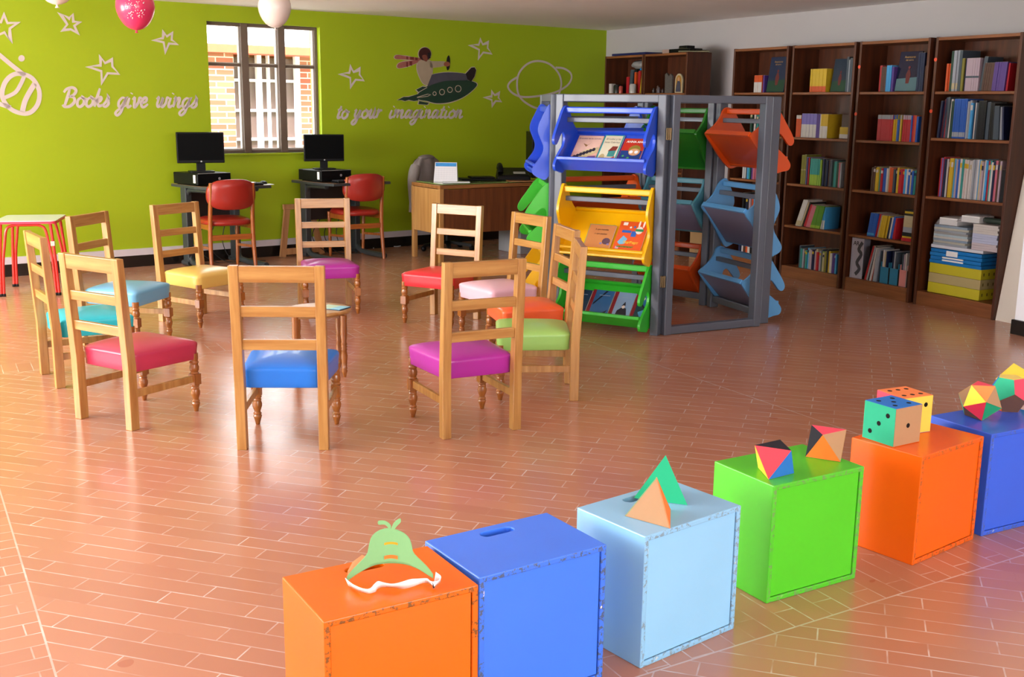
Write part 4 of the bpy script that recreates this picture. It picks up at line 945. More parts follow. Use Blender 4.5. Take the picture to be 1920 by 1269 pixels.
def f1(kind):
    def f(t, w, h, z):
        art(t, 'red_spine_band', '#7a1f2a', [rct(.0, .0, .024, h)], z)
        if kind == 'branch': art(t, 'dark_branch', '#101c30', [[(.03, h*.5), (w*.6, h*.98), (w*.7, h*.98), (.03, h*.42)], [(.03, .01), (w*.8, .01), (w*.95, h*.3), (w*.75, h*.18), (.03, h*.1)]], z, .3)
        if kind == 'figure':
            art(t, 'dark_dressed_figure', '#1d1f2e', [[(w*.3, .01), (w*.35, h*.32), (w*.55, h*.45), (w*.75, h*.42), (w*.85, h*.2), (w*.82, .01)], [(w*.5, h*.5), (w*.68, h*.52), (w*.62, h*.66)]], z, .4); art(t, 'pale_face', '#d8c8c0', [ellipse(w*.6, h*.46, .012, .013, 10), ellipse(w*.45, h*.12, .01, .008, 8)], z+.0005)
        if kind == 'moon':
            art(t, 'night_sky', '#2a64a0', [[(w*.3, h*.98), (w*.98, h*.98), (w*.98, h*.35), (w*.6, h*.5)]], z, .2); art(t, 'white_moon', '#e6e2cc', [ellipse(w*.42, h*.87, .014, .013, 14)], z+.0005); art(t, 'branch', '#0c1824', [[(w*.25, h*.85), (w*.55, h*.52), (w*.98, h*.4), (w*.98, h*.46), (w*.58, h*.58)]], z+.0006); art(t, 'blue_bird', '#4a9ac8', [[(w*.35, h*.35), (w*.6, h*.45), (w*.85, h*.32), (w*.7, h*.2), (w*.5, h*.18)]], z+.0006, .3)
        art(t, 'faint_title', '#8fa0b8', [rct(w*.35, h*.8, w*.85, h*.815)] if kind != 'moon' else [rct(w*.6, h*.78, w*.9, h*.79)], z+.0008, .3)
    return f
k = ('front', 'green')
face_book(k, .015, .16, .21, .02, 'story_book', 'dark blue night-picture book at the left end of the green tray', '#1f3450', f1('branch'), group='night-picture books in the green tray')
face_book(k, .182, .16, .22, .02, 'story_book', 'blue book with a dark branch picture, second from the left in the green tray', '#2f5f90', f1('branch'), group='night-picture books in the green tray')
face_book(k, .35, .15, .22, .02, 'story_book', 'pale blue book with a dark dressed figure, third in the green tray', '#7f9cc0', f1('figure'), group='night-picture books in the green tray')
face_book(k, .505, .135, .21, .02, 'story_book', 'dark teal book with a moon at the right end of the green tray', '#163f4a', f1('moon'), group='night-picture books in the green tray')
face_book(('left', 'leaf'), .08, .19, .24, .01, 'magazine', 'glossy pale magazine in the green side tray at the left of the display', '#8fb0b8', lambda t, w, h, z: art(t, 'picture', '#c98a7a', [rct(.02, .03, w-.02, h*.6)], z, .4))
face_book(('left', 'leaf'), .3, .18, .23, .01, 'magazine', 'blue edged magazine beside the pale one in the green side tray', '#3f7fb0', lambda t, w, h, z: art(t, 'picture', '#d5d2cc', [rct(.02, .03, w-.02, h*.7)], z, .3))
face_book(('left', 'yellow'), .2, .2, .24, .01, 'magazine', 'pale printed leaflet in the yellow side tray behind the pale pink chair', '#c9c4ae', lambda t, w, h, z: art(t, 'lines', '#6f7a5a', [rct(.02, .02+.03*i, w-.02, .03+.03*i) for i in range(6)], z, .4))
face_book(('rear right', 'teal'), .05, .16, .3, .02, 'picture_book', 'white sheet standing up out of the grey-blue rear tray', '#cfd6e4', lambda *a: None)
face_book(('rear right', 'rust'), .32, .17, .2, .02, 'picture_book', 'red book in the dark orange rear tray', '#b01828', lambda *a: None)
face_book(('right', 'sky'), .1, .2, .2, .02, 'picture_book', 'dark magazine lying in the lowest light blue tray of the right panel', '#1c1c20', lambda *a: None)

# ------------------------------------------------------------------ bookcases
CASE = wood('bookcase wood', '#3e1d0c', '#572b14', .45, 2, 5, .1, .35); CASEX = wood('bookcase shelf edge', '#6e3f20', '#8a5530', .45, 0, 5, .1, .35)
SHZ = [1.615, 1.235, .835, .47, .11]
CD = .30
def bookcase(s0, s1, label, zs, n0=0., h=2.007):
    w = s1-s0; t = thing('bookcase', label, 'bookcase', B3(s0, 0, n0), BA, 'tall wooden bookcases along the white wall')   # x along the row, y into the wall
    for x in (.011, w-.011):
        m = M(); m.box((x, CD/2, h/2), (.022, CD, h)); m.obj('side_panel', CASE, t, .002)
    m = M(); m.box((w/2, CD-.006, h/2), (w-.04, .008, h-.02)); m.obj('back_panel', CASE, t)
    m = M(); m.box((w/2, CD/2, h-.014), (w-.042, CD-.004, .022)); m.obj('top_board', CASEX, t, .002)
    for z in zs:
        m = M(); m.box((w/2, CD/2+.004, z-.011), (w-.042, CD-.014, .02)); m.obj('shelf', CASEX, t, .002)
    m = M(); m.box((w/2, .02, .045), (w-.042, .02, .09)); m.obj('plinth', CASEX, t)
    return t
CS = [(-10.325, -9.612, 'far left tall bookcase, in the corner by the green wall'), (-9.595, -8.87, 'tall bookcase second from the green wall, with its bare side facing us'),
      (-8.175, -7.45, 'tall bookcase behind the right panel of the grey display'), (-7.40, -6.668, 'tall bookcase just right of the grey display'),
      (-6.628, -5.926, 'tall bookcase second from the right'), (-5.876, -5.145, 'tall bookcase at the right end of the row')]
CN = ['far corner', 'second', 'third', 'fourth', 'fifth', 'rightmost']; RN = {}
ZS = [SHZ, SHZ, SHZ, SHZ, SHZ, [1.615, 1.275, .84, .11]]
for (a, b, l), zs in zip(CS, ZS): bookcase(a, b, l, zs)
SN = {0: 'top', 1: 'second', 2: 'third', 3: 'fourth', 4: 'bottom'}
ORD = ['first', 'second', 'third', 'fourth', 'fifth', 'sixth', 'seventh', 'eighth', 'ninth', 'tenth', 'eleventh', 'twelfth', 'thirteenth', 'fourteenth', 'fifteenth', 'sixteenth', 'seventeenth', 'eighteenth', 'nineteenth', 'twentieth', 'twenty-first', 'twenty-second', 'twenty-third', 'twenty-fourth', 'twenty-fifth', 'twenty-sixth', 'twenty-seventh', 'twenty-eighth', 'twenty-ninth', 'thirtieth', 'thirty-first', 'thirty-second', 'thirty-third', 'thirty-fourth', 'thirty-fifth', 'thirty-sixth']+['%d-th' % i for i in range(37, 60)]
CC = dict(red='#a31a26', brown='#4a3026', blue='#1f4fa0', sky='#3a8cc0', navy='#141c3c', yellow='#b99a22', orange='#b8481c', white='#b7b2ae', grey='#6b6b70', black='#131316', green='#4b7a22', teal='#2b7f78', olive='#6f6a24', purple='#4d3478', pink='#b0606e', lilac='#6f64a8', maroon='#5a1420', cream='#a89a78', lime='#7c9a2c', slate='#3c4650', rose='#9d8a94', silver='#8b8f96', dgreen='#1d3a2c')
def bmat(c): return mat('book '+c, CC[c], .4, .12, 30, spec=.35)
PAGE = mat('page block', '#a79f90', .8, .1, 60)
def row(ci, si, s0, specs, n_in=.03, gap=.0006):
    """specs: (count, colour, thickness, height, lean_deg, band or None). Books stand from s0 to the right"""
    zs = ZS[ci]; z = zs[si]; s = s0; cn = CN[ci]; sn = SN[si]
    g = 'books on the %s shelf of the %s bookcase' % (sn, cn)
    for cnt, col, th, hh, lean, band in specs:
        for i in range(cnt):
            t_ = th*R.uniform(.96, 1.04) if cnt > 1 else th; h_ = hh if cnt > 2 else hh*R.uniform(.985, 1.015); dp = R.uniform(.15, .19) if cnt < 3 else .17
            dep = n_in + (R.uniform(0, .02) if cnt < 3 else .004*R.random())
            la = radians(lean)
            m = M(); m.box((t_/2, dp/2, h_/2), (t_, dp, h_), 0); m.box((t_/2, dp/2+.003, h_-.0005), (t_-.003, dp-.004, .003), 1)
            if band: b0, b1, bc = band; m.box((t_/2, -.0004, h_*(b0+b1)/2), (t_*.97, .0012, h_*(b1-b0)), 2)
            mats = [bmat(col), PAGE]+([bmat(band[2])] if band else [])
            o = m.obj('book', mats)
            foot = abs(sin(la))*t_
            x = s + (h_*sin(la) if la > 0 and i == 0 and False else 0)
            base = B3(s, z+.0008+(foot if la < 0 else 0), dep)
            o.matrix_world = Matrix.Translation(base) @ Matrix.Rotation(BA, 4, 'Z') @ Matrix.Rotation(la, 4, 'Y')
            if la > 0: o.matrix_world = Matrix.Translation(B3(s, z+.0008+t_*sin(la), dep)) @ Matrix.Rotation(BA, 4, 'Z') @ Matrix.Rotation(la, 4, 'Y')
            bt = (', %s band' % {'lilac': 'lilac', 'rose': 'greyish pink', 'dgreen': 'dark green', 'lime': 'lime green', 'slate': 'slate grey', 'sky': 'sky blue', 'navy': 'navy blue', 'olive': 'olive green'}.get(band[2], band[2])) if band else ''
            cname = {'dgreen': 'dark green', 'lime': 'lime green', 'rose': 'greyish pink', 'slate': 'slate grey', 'sky': 'sky blue', 'navy': 'navy blue', 'olive': 'olive green'}.get(col, col)
            k = RN.get((ci, si), 0); RN[ci, si] = k+1
            if cnt > 2: tag(o, '%s book%s, one of a matching set, %s shelf of %s bookcase' % (cname, bt, sn, cn), 'book', 'matching %s books, %s shelf of %s bookcase' % (cname, sn, cn))
            else: tag(o, '%s book%s, %s from left, %s shelf of %s bookcase' % (cname, bt, ORD[k], sn, cn), 'book', g)
            s += t_/max(.5, cos(la))+gap
    return s
def mixrow(ci, si, s0, s1, cols, th, hh, lean=0, dh=.03):
    n = max(1, int((s1-s0)/(th/cos(radians(lean))+.0006))); q = random.Random(ci*10+si); sp = []; last = None
    for i in range(n):
        c = cols[i % len(cols)] if i < len(cols) else q.choice([x for x in cols if x != last])
        last = c; b = None
        if q.random() < .3: b = (.78, .9, q.choice(['white', 'yellow', 'navy', 'cream']))
        sp.append((1, c, th*q.uniform(.85, 1.12), hh+q.uniform(-dh, dh), lean, b))
    return row(ci, si, s0, sp)
# rightmost bookcase
row(5, 0, -5.785, [(2, 'orange', .018, .2, 0, None), (1, 'dgreen', .02, .29, 0, None), (2, 'silver', .026, .29, 0, (.05, .2, 'cream')), (1, 'slate', .024, .29, 0, None), (1, 'olive', .02, .23, 0, None), (1, 'navy', .02, .235, 0, None), (6, 'rose', .0185, .232, 0, (.4, .46, 'slate')), (1, 'slate', .03, .24, 6, None), (5, 'brown', .0165, .195, 4, None), (6, 'purple', .0165, .198, 3, None), (1, 'red', .014, .19, 2, None)])
row(5, 1, -5.82, [(1, 'navy', .018, .27, 3, None), (1, 'maroon', .02, .28, 3, None), (1, 'navy', .018, .29, 3, None), (1, 'red', .016, .26, 0, None), (1, 'slate', .02, .3, 0, None), (1, 'white', .016, .28, 2, None), (1, 'dgreen', .024, .27, 0, None), (8, 'blue', .0135, .285, 0, (.04, .16, 'silver')), (2, 'silver', .016, .27, 0, None), (1, 'sky', .018, .255, 0, (.8, .94, 'white')), (1, 'navy', .016, .27, 0, None), (1, 'white', .014, .255, 0, None), (1, 'slate', .016, .26, 0, None), (4, 'black', .0165, .27, 0, None), (2, 'slate', .016, .265, 0, None), (1, 'white', .01, .25, 0, None), (2, 'black', .016, .255, -2, None), (3, 'slate', .016, .235, -4, None), (2, 'silver', .012, .225, -5, None), (1, 'navy', .014, .23, -6, None)])
mixrow(5, 2, -5.775, -5.21, ['red', 'lilac', 'red', 'navy', 'white', 'maroon', 'yellow', 'yellow', 'sky', 'rose', 'blue', 'white', 'teal', 'white', 'orange', 'white', 'white', 'white', 'silver', 'silver', 'white', 'sky', 'cream', 'rose', 'white', 'sky', 'red', 'teal', 'white', 'navy', 'pink', 'brown'], .0165, .285, 0, .008)
row(5, 2, -5.225, [(2, 'black', .02, .23, 0, None)])
# second from the right
row(4, 0, -6.435, [(1, 'red', .024, .2, 0, None), (3, 'brown', .016, .19, 0, None), (3, 'sky', .0155, .2, 0, None), (1, 'purple', .02, .19, 0, None)])
row(4, 0, -6.055, [(3, 'navy', .02, .285, 0, None), (1, 'brown', .02, .19, 0, None), (1, 'teal', .018, .19, 0, None)])
row(4, 1, -6.41, [(8, 'red', .0188, .2, 0, (.84, 1., 'silver')), (2, 'yellow', .017, .2, 0, (.84, 1., 'blue')), (2, 'blue', .02, .198, 0, (.84, 1., 'olive')), (1, 'yellow', .016, .2, 0, (.84, 1., 'silver')), (1, 'blue', .012, .2, 0, None), (4, 'red', .019, .2, 0, (.84, 1., 'rose')), (1, 'blue', .012, .2, 0, None), (1, 'red', .018, .2, 0, None), (1, 'orange', .018, .2, 0, None), (1, 'blue', .02, .195, 0, None)])
mixrow(4, 2, -6.43, -5.955, ['brown', 'brown', 'yellow', 'yellow', 'teal', 'red', 'blue', 'blue', 'white', 'cream', 'orange', 'orange', 'slate', 'navy', 'yellow', 'red', 'red', 'red', 'sky', 'white', 'blue', 'cream', 'blue', 'teal', 'red', 'blue'], .0185, .19, 0, .008)
row(4, 3, -6.43, [(4, 'blue', .018, .19, 8, (.05, .14, 'sky')), (1, 'red', .018, .185, 10, None), (1, 'white', .012, .18, 10, None), (1, 'blue', .014, .18, 8, None), (3, 'yellow', .0165, .18, 8, None), (1, 'red', .012, .175, 9, None), (1, 'yellow', .016, .18, 8, None), (1, 'navy', .014, .17, 8, None), (1, 'white', .014, .175, 8, None), (1, 'blue', .02, .18, 8, None), (1, 'red', .022, .17, 5, None)])
# a pile of books lying flat at the right of that shelf
z = ZS[4][3]
for i, (c, th, dw) in enumerate((('red', .026, .125), ('yellow', .012, .115), ('black', .03, .12), ('silver', .04, .11), ('cream', .03, .105), ('cream', .03, .108), ('cream', .028, .1), ('black', .016, .1), ('yellow', .016, .095), ('black', .012, .09))):
    o = M().box((0, 0, th/2), (dw, .17, th)).obj('book', bmat(c)); o.location = B3(-6.012, z+.0008, .12); o.rotation_euler.z = BA+R.uniform(-.04, .04); z += th+.0006
    tag(o, '%s book lying flat, %s from bottom of the pile, fourth shelf of fifth bookcase' % (c, ORD[i]), 'book', 'flat pile of books in the fifth bookcase')
# bottom bay: sketch folder, magazines, magazine files
z = ZS[4][4]
fo = thing('art_folder', 'big pale grey folder marked AR leaning in the bottom of the fifth bookcase', 'folder', B3(-6.585, z+.001, .03), BA)
m = M(); m.box((.01, .1, .165), (.012, .2, .33)); m.box((.07, .008, .165), (.12, .006, .33)); m.obj('cover', mat('grey folder', '#9b98a4', .6), fo)
typed('AR', .05, Matrix.Translation((.05, .0045, .285)) @ Matrix.Rotation(pi/2, 4, 'X'), BLK, 'title', fo)
m = M(); m.prism([(.06, .02), (.125, .05), (.12, .27), (.09, .3), (.1, .2), (.075, .12)], (0, .0045, 0), (1, 0, 0), (0, 0, 1), -.001) if 0 else m.strip(smooth([(.115, .3), (.08, .24), (.11, .2), (.07, .13), (.1, .08), (.06, .03)], 4), .03, (0, .0046, 0), (1, 0, 0), (0, 0, 1), .001); m.obj('charcoal_sketch', mat('charcoal sketch', '#3a3a40', .8, .5, 40), fo)
row(4, 4, -6.44, [(1, 'black', .014, .28, 13, None), (1, 'red', .014, .29, 13, None), (1, 'cream', .01, .29, 13, None), (1, 'silver', .014, .28, 13, None), (1, 'black', .018, .29, 12, None), (1, 'white', .01, .28, 10, None), (1, 'orange', .01, .25, 9, None), (1, 'black', .014, .26, 8, None), (1, 'silver', .026, .27, 4, None), (1, 'slate', .016, .25, 3, None)])
for i, (c, s, wd) in enumerate((('#1d6a8a', -6.262, .085), ('#1d6a8a', -6.164, .085), ('#c07a74', -6.066, .078), ('#a8a4a0', -5.998, .024))):
    t = thing('magazine_file', ['blue magazine file, left of the two, at the bottom of the fifth bookcase', 'blue magazine file, right of the two, at the bottom of the fifth bookcase', 'salmon pink magazine file at the bottom of the fifth bookcase', 'narrow grey magazine file at the bottom right of the fifth bookcase'][i], 'magazine file', B3(s, ZS[4][4]+.001, .035), BA, 'magazine files')
    m = M(); m.box((wd/2, .005, .065), (wd, .008, .13)); m.box((.003, .11, .085), (.005, .21, .17)); m.box((wd-.003, .11, .085), (.005, .21, .17)); m.box((wd/2, .11, .004), (wd, .21, .006)); m.obj('box', [mat('file '+c, c, .5)], t)
    m = M(); m.box((wd+.008, .004, .065), (.014, .008, .13)); m.obj('spine_edge', BLK, t)
    for j in range(max(1, int(wd/.018)-1)):
        o = M().box((0, 0, .12), (.011, .17, .24+.03*R.random())).obj('magazine', bmat(['white', 'cream', 'navy', 'silver', 'slate', 'rose'][(i*2+j) % 6])); o.location = B3(s+.016+j*.0165, ZS[4][4]+.012, .13); o.rotation_euler.z = BA
        tag(o, '%s magazine standing in the %s file of the fifth bookcase' % (['white', 'cream', 'navy blue', 'silver', 'slate grey', 'pinkish'][(i*2+j) % 6], ['left blue', 'right blue', 'salmon pink', 'narrow grey'][i]), 'magazine', 'magazines in the %s file' % ['left blue', 'right blue', 'salmon pink', 'narrow grey'][i])
# fourth bookcase
row(3, 0, -7.195, [(9, 'yellow', .0205, .19, 0, (.0, .25, 'orange'))])
row(3, 0, -6.80, [(1, 'slate', .022, .28, 0, None), (1, 'silver', .012, .26, 0, None), (1, 'slate', .03, .27, 0, None)])
row(3, 1, -7.33, [(3, 'orange', .0185, .185, 0, (.84, 1., 'white')), (1, 'black', .008, .18, 0, None), (9, 'lilac', .0188, .2, 0, (.0, .55, 'white')), (3, 'purple', .0135, .195, 0, None), (1, 'white', .01, .2, 0, None), (4, 'yellow', .0195, .198, 0, (.0, .5, 'white'))])
t = thing('card_box', 'yellow and white card box lying on the second shelf of the fourth bookcase', 'box', B3(-6.83, ZS[3][1]+.001, .05), BA)
m = M(); m.box((.055, .08, .05), (.11, .16, .09)); m.obj('carton', bmat('yellow'), t); m = M(); m.box((.055, -.001, .02), (.11, .002, .035)); m.obj('white_label', bmat('white'), t)
tag(M().box((0, 0, .05), (.1, .15, .1)).obj('dark_box', bmat('brown'), loc=B3(-6.77, ZS[3][1]+.098, .13), rz=BA), 'dark brown box on top of the yellow and white carton in the fourth bookcase', 'box')
row(3, 2, -7.235, [(2, 'olive', .028, .25, 0, (.48, .5, 'cream')), (1, 'lilac', .014, .23, 0, None), (1, 'navy', .012, .23, 0, None), (1, 'red', .012, .23, 0, None), (1, 'maroon', .012, .23, 0, None), (6, 'teal', .0185, .225, 0, (.0, .4, 'lime')), (2, 'lime', .016, .22, 0, None), (1, 'navy', .018, .225, 0, None), (1, 'black', .018, .22, 0, None), (1, 'navy', .016, .215, 0, None), (1, 'brown', .03, .22, 0, None), (1, 'slate', .022, .22, 0, None), (1, 'dgreen', .016, .21, 0, None), (1, 'teal', .03, .21, 0, None), (1, 'dgreen', .03, .2, 0, None), (1, 'pink', .012, .21, 0, None), (1, 'silver', .016, .2, 0, None)])
row(3, 3, -7.27, [(1, 'olive', .05, .2, 3, None)], .14)
row(3, 3, -7.26, [(4, 'white', .0125, .245, 20, (.02, .2, 'cream')), (1, 'cream', .012, .23, 20, None), (1, 'black', .014, .225, 20, None), (2, 'red', .021, .205, 18, None), (4, 'pink', .0115, .2, 18, None), (6, 'green', .0185, .2, 12, (.0, .12, 'lime')), (2, 'sky', .02, .19, 3, (.0, .4, 'white'))])
mixrow(3, 4, -7.195, -6.74, ['slate', 'teal', 'silver', 'maroon', 'teal', 'sky', 'silver', 'rose', 'navy', 'rose', 'cream', 'red', 'silver', 'slate', 'lime', 'cream', 'olive', 'black', 'yellow', 'white', 'purple', 'purple'], .019, .175, 0, .02)
# third bookcase (behind the display)
row(2, 0, -7.91, [(8, 'orange', .0125, .15, 0, (.0, .6, 'white')), (2, 'purple', .011, .15, 0, None)])
mixrow(2, 1, -7.95, -7.6, ['slate', 'dgreen', 'black', 'white', 'navy', 'teal', 'white', 'silver', 'white', 'cream', 'slate'], .021, .2, 0, .02)
mixrow(2, 2, -8.02, -7.62, ['white', 'silver', 'white', 'slate', 'sky', 'teal', 'black', 'purple', 'pink', 'pink', 'cream', 'cream', 'olive', 'cream', 'sky'], .021, .19, 0, .015)
mixrow(2, 3, -7.98, -7.62, ['black', 'black', 'navy', 'black', 'rose', 'orange', 'teal', 'sky', 'brown', 'white', 'cream', 'maroon'], .022, .22, 0, .02)
mixrow(2, 4, -8.0, -7.6, ['navy', 'white', 'brown', 'orange', 'white', 'black', 'slate', 'cream', 'white', 'black'], .03, .2, 0, .02)
# books facing front on the top shelves
def facing(ci, s, w, h, label, base, glare=False, txt=None):
    t = thing('picture_book', label, 'book', B3(s, ZS[ci][0]+.001, .05), BA, 'big picture books facing front'); tl = radians(8)
    r = Matrix.Rotation(-tl, 3, 'X')
    def V(x, y, z): return r @ Vector((x, y, z))
    m = M(); m.hexa([V(0, 0, .002), V(w, 0, .002), V(w, .012, .002), V(0, .012, .002), V(0, 0, h), V(w, 0, h), V(w, .012, h), V(0, .012, h)]); m.obj('cover', mat('cover '+base, base, .12 if glare else .35, .06, coat=.8 if glare else .2), t, .002)
    def pic(nm, col, poly):
        m = M(); m.add([V(x, -.0008, z) for x, z in poly], [tuple(range(len(poly)))]); m.obj(nm, mat('print '+col, col, .4, .1), t)
    pic('meadow_picture', '#0e3a24' if not glare else '#4a6a70', [(.004, .004), (w-.004, .004), (w-.004, h*.36), (.004, h*.32)])  # with glare set, the shine is painted in as a paler meadow
    m = M()
    P = [(w*.46, h*.2), (w*.6, h*.2), (w*.64, h*.42), (w*.57, h*.55), (w*.49, h*.55), (w*.42, h*.42)]
    m.add([V(x, -.0014, z) for x, z in P], [tuple(range(6))]); m.add([V(x, -.0018, z) for x, z in ellipse(w*.53, h*.6, w*.055, h*.04, 10)], [tuple(range(10))]); m.obj('red_figure', mat('print red figure', '#5a1612', .5), t)
    if not txt is None:
        for i, tx in enumerate(txt): typed(tx, .026 if i == 0 else .02, Matrix.Translation((0, 0, 0)) @ Matrix.Rotation(-tl, 4, 'X') @ Matrix.Translation((w*.48, -.002, h*(.86-.075*i))) @ Matrix.Rotation(pi/2, 4, 'X'), mat('ink tan', '#a8834a', .4), 'title', t, .0003)
    return t
facing(2, -7.765, .225, .31, 'blue-green picture book with red figure facing front, top shelf, third bookcase', '#10203f', txt=('Aventuras', 'del zorro'))
facing(3, -6.975, .17, .27, 'blue-green picture book with red figure facing front, top shelf, fourth bookcase', '#0f2438', txt=None)
facing(4, -6.285, .215, .305, 'glossy navy picture book catching the light on the top shelf of the fifth bookcase', '#141c34', True, txt=('Aventuras', 'del zorro'))
# rightmost bookcase, bottom bay
z = ZS[5][3]+.001; S0, S1 = -5.80, -5.33
BOXW = S1-S0
for i, (c, h, lab) in enumerate((('#b7ad18', .078, 'yellow flat carton at the very bottom of the rightmost bookcase'), ('#a99a68', .072, 'beige flat carton between the two yellow ones in the rightmost bookcase'), ('#b7ad18', .075, 'yellow flat carton, upper of the two, in the rightmost bookcase'))):
    t = thing('flat_carton', lab, 'box', B3(S0+.012, z, .045), BA, 'flat cartons'); m = M(); m.box((BOXW/2, .115, h/2), (BOXW, .23, h)); m.obj('carton', mat('carton '+c, c, .6, .04), t, .003)
    for a in range(4): M().add([(BOXW+.0008, .03+a*.055+d, h*.5+e) for d, e in ((-.006, -.01), (.006, -.01), (.006, .012), (-.006, .012))], [(0, 1, 2, 3)]).obj('hand_hole', mat('carton dark marks', '#5a5210', .7), t)
    z += h+.001
bc = thing('document_case', 'blue plastic document case with white clasp on the yellow carton in the rightmost bookcase', 'case', B3(S0+.01, z, .04), BA)
m = M()
for i in range(4): m.box((BOXW/2, .12, .0125+i*.0285), (BOXW-(.012 if i % 2 else 0), .24, .026))
m.obj('case', mat('blue case plastic', '#0f70b8', .35), bc, .003)
m = M(); m.box((BOXW*.44, -.004, .085), (.1, .01, .04)); m.box((BOXW*.46, -.003, .05), (.19, .008, .012)); m.box((BOXW*.46, -.003, .03), (.19, .008, .012)); m.obj('clasp', WPL, bc, .002)
z += .1165
tag(M().box((BOXW/2, .12, .012), (BOXW, .24, .024)).obj('flat_box', mat('white flat box', '#c6c9d2', .5), bevel=.003, loc=B3(S0+.012, z, .042), rz=BA), 'white flat box on the blue document case in the rightmost bookcase', 'box'); z += .0255
zz = z
PLC = ['#8f97a0', '#a9a79a', '#7f8fa0', '#b4b2ac', '#9fb3bd', '#8a8a88']
for i in range(9):
    h = .016; o = M().box((0, 0, h/2), (.30, .2, h)).obj('magazine', mat('magazine '+PLC[i % 6], PLC[i % 6], .4, .15, 30)); o.location = B3(S0+.18, zz, .14); o.rotation_euler.z = BA+R.uniform(-.06, .06); zz += h+.0006
    tag(o, 'magazine %s from bottom of the left pile on the white box, rightmost bookcase' % ORD[i], 'magazine', 'left pile of magazines in the rightmost bookcase')
z2 = z
for i in range(11):
    h = .0165; c = '#b9b3ad' if i > 6 else ('#a8aec6' if i > 2 else '#b3a8ac'); o = M().box((0, 0, h/2), (.215, .2, h)).obj('notebook', mat('notebook '+c, c, .6, .08, 30)); o.location = B3(S1+.015, z2, .14); o.rotation_euler.z = BA+R.uniform(-.04, .04); z2 += h+.0006
    tag(o, 'pale notebook %s from bottom of the right pile, rightmost bookcase' % ORD[i], 'notebook', 'right pile of notebooks in the rightmost bookcase')
t = NT('clear plastic bag'); t.b.inputs['Base Color'].default_value = lin('#c9c9cc'); t.b.inputs['Alpha'].default_value = .32; t.b.inputs['Roughness'].default_value = .15
t.bump(t.noise(t.coord(), 18, 4), .8, .02); PLB = t.m
for i, (s, w_, hh, lab) in enumerate(((S0+.14, .16, .052, 'left paper block in a clear plastic bag, on the magazines, rightmost bookcase'), (S0+.33, .15, .046, 'right paper block in a clear plastic bag, near the green roll, rightmost bookcase'))):
    zb = zz if i == 0 else max(zz, z2)
    b = thing('bagged_paper', lab, 'paper', B3(s, zb+.004, .14), BA+.06*i); m = M(); m.box((0, 0, hh/2), (w_, .17, hh)); m.obj('paper_block', WPL, b)
    q = random.Random(i); m = M(); m.sheet(lambda u, v: ((u-.5)*(w_+.05)+q.uniform(-.004, .004), (v-.5)*.22+q.uniform(-.004, .004), -.002+(hh+.012)*min(1, 5*min(u, 1-u, v, 1-v))**.6+q.uniform(-.003, .003)), 14, 12); m.obj('plastic_bag', PLB, b)
tag(M().tube([(-.09, 0, .022), (.09, 0, .022)], .021, 12).obj('paper_roll', mat('dark green roll', '#28352c', .5, .1), loc=B3(S0+.47, max(zz, z2)+.003, .12), rz=BA), 'dark green rolled sheet beside the bagged papers in the rightmost bookcase', 'roll')
tag(M().box((0, 0, .13), (.006, .2, .26)).obj('thin_folder', bmat('white'), loc=B3(-5.19, ZS[5][3]+.001, .15), rz=BA), 'thin white folder standing at the bottom right of the rightmost bookcase', 'folder')
# far bookcases: odds and ends on their top shelves
zt = ZS[0][0]+.001
row(0, 0, -10.05, [(1, 'red', .05, .17, 0, None), (2, 'slate', .03, .245, 6, None), (1, 'black', .045, .25, 6, None), (1, 'orange', .035, .22, 0, None), (2, 'red', .03, .23, 4, None), (1, 'yellow', .018, .235, 7, None), (1, 'maroon', .016, .2, 7, None), (1, 'white', .014, .18, 7, None)], .09)
def can(s, n, r, h, c, lab, cat='container', nm='container', zz=None): return tag(M().lathe([(r, 0), (r, h*.85), (r*.8, h*.92), (r*.8, h)], n=14).obj(nm, mat('container '+c, c, .35), loc=B3(s, zt if zz is None else zz, n), rz=0), lab, cat)
tag(M().box((0, 0, .05), (.05, .05, .1)).obj('small_carton', bmat('white'), loc=B3(-10.245, zt, .05), rz=BA), 'small pale carton at the left of the top shelf of the far corner bookcase', 'box')
can(-10.165, .06, .04, .09, '#1c1d1c', 'dark round tin on the top shelf of the far corner bookcase'); can(-10.07, .045, .022, .075, '#a8463a', 'small red and white bottle on the top shelf of the far corner bookcase', 'bottle', 'small_bottle'); can(-9.83, .035, .037, .095, '#a9a49f', 'white jar before the books on the top shelf of the far corner bookcase', 'jar', 'jar')
q = random.Random(5); m = M(); m.ball((0, 0, .04), .13, .07, .045, 0, 16, 10); m.v = [(x+q.uniform(-.012, .012), y+q.uniform(-.01, .01), z+q.uniform(-.01, .01)) for x, y, z in m.v]
tag(m.obj('plastic_bag', mat('grey crumpled plastic', '#8b8a88', .4, .2, 20), loc=B3(-9.90, zt+.255, .17), rz=BA), 'crumpled grey plastic bag on top of the books in the far corner bookcase', 'bag')
tag(M().box((0, 0, .01), (.15, .12, .018)).obj('blue_box', mat('bright blue box', '#0a78c4', .35), loc=B3(-9.73, zt+.237, .16), rz=BA), 'bright blue flat box on the books in the far corner bookcase', 'box')
pl = thing('icon_plaque', 'arched plaque with a robed figure on the top shelf of the second bookcase', 'plaque', B3(-9.11, zt, .09), BA)
arch = [(-.06, 0), (.06, 0), (.062, .12)]+[(.062*cos(pi*i/10), .12+.07*sin(pi*i/10)) for i in range(1, 10)]+[(-.062, .12)]
m = M(); m.prism(arch, (0, .015, 0), (1, 0, 0), (0, 0, 1), .015); m.obj('plaque', mat('plaque cream', '#b0a284', .4, .2, 20), pl)
m = M(); m.prism([(x*.75, .01+y*.86) for x, y in arch], (0, -.0005, 0), (1, 0, 0), (0, 0, 1), .001); m.obj('gilt_ground', mat('plaque gilt', '#a0722c', .4, .3, 30), pl)
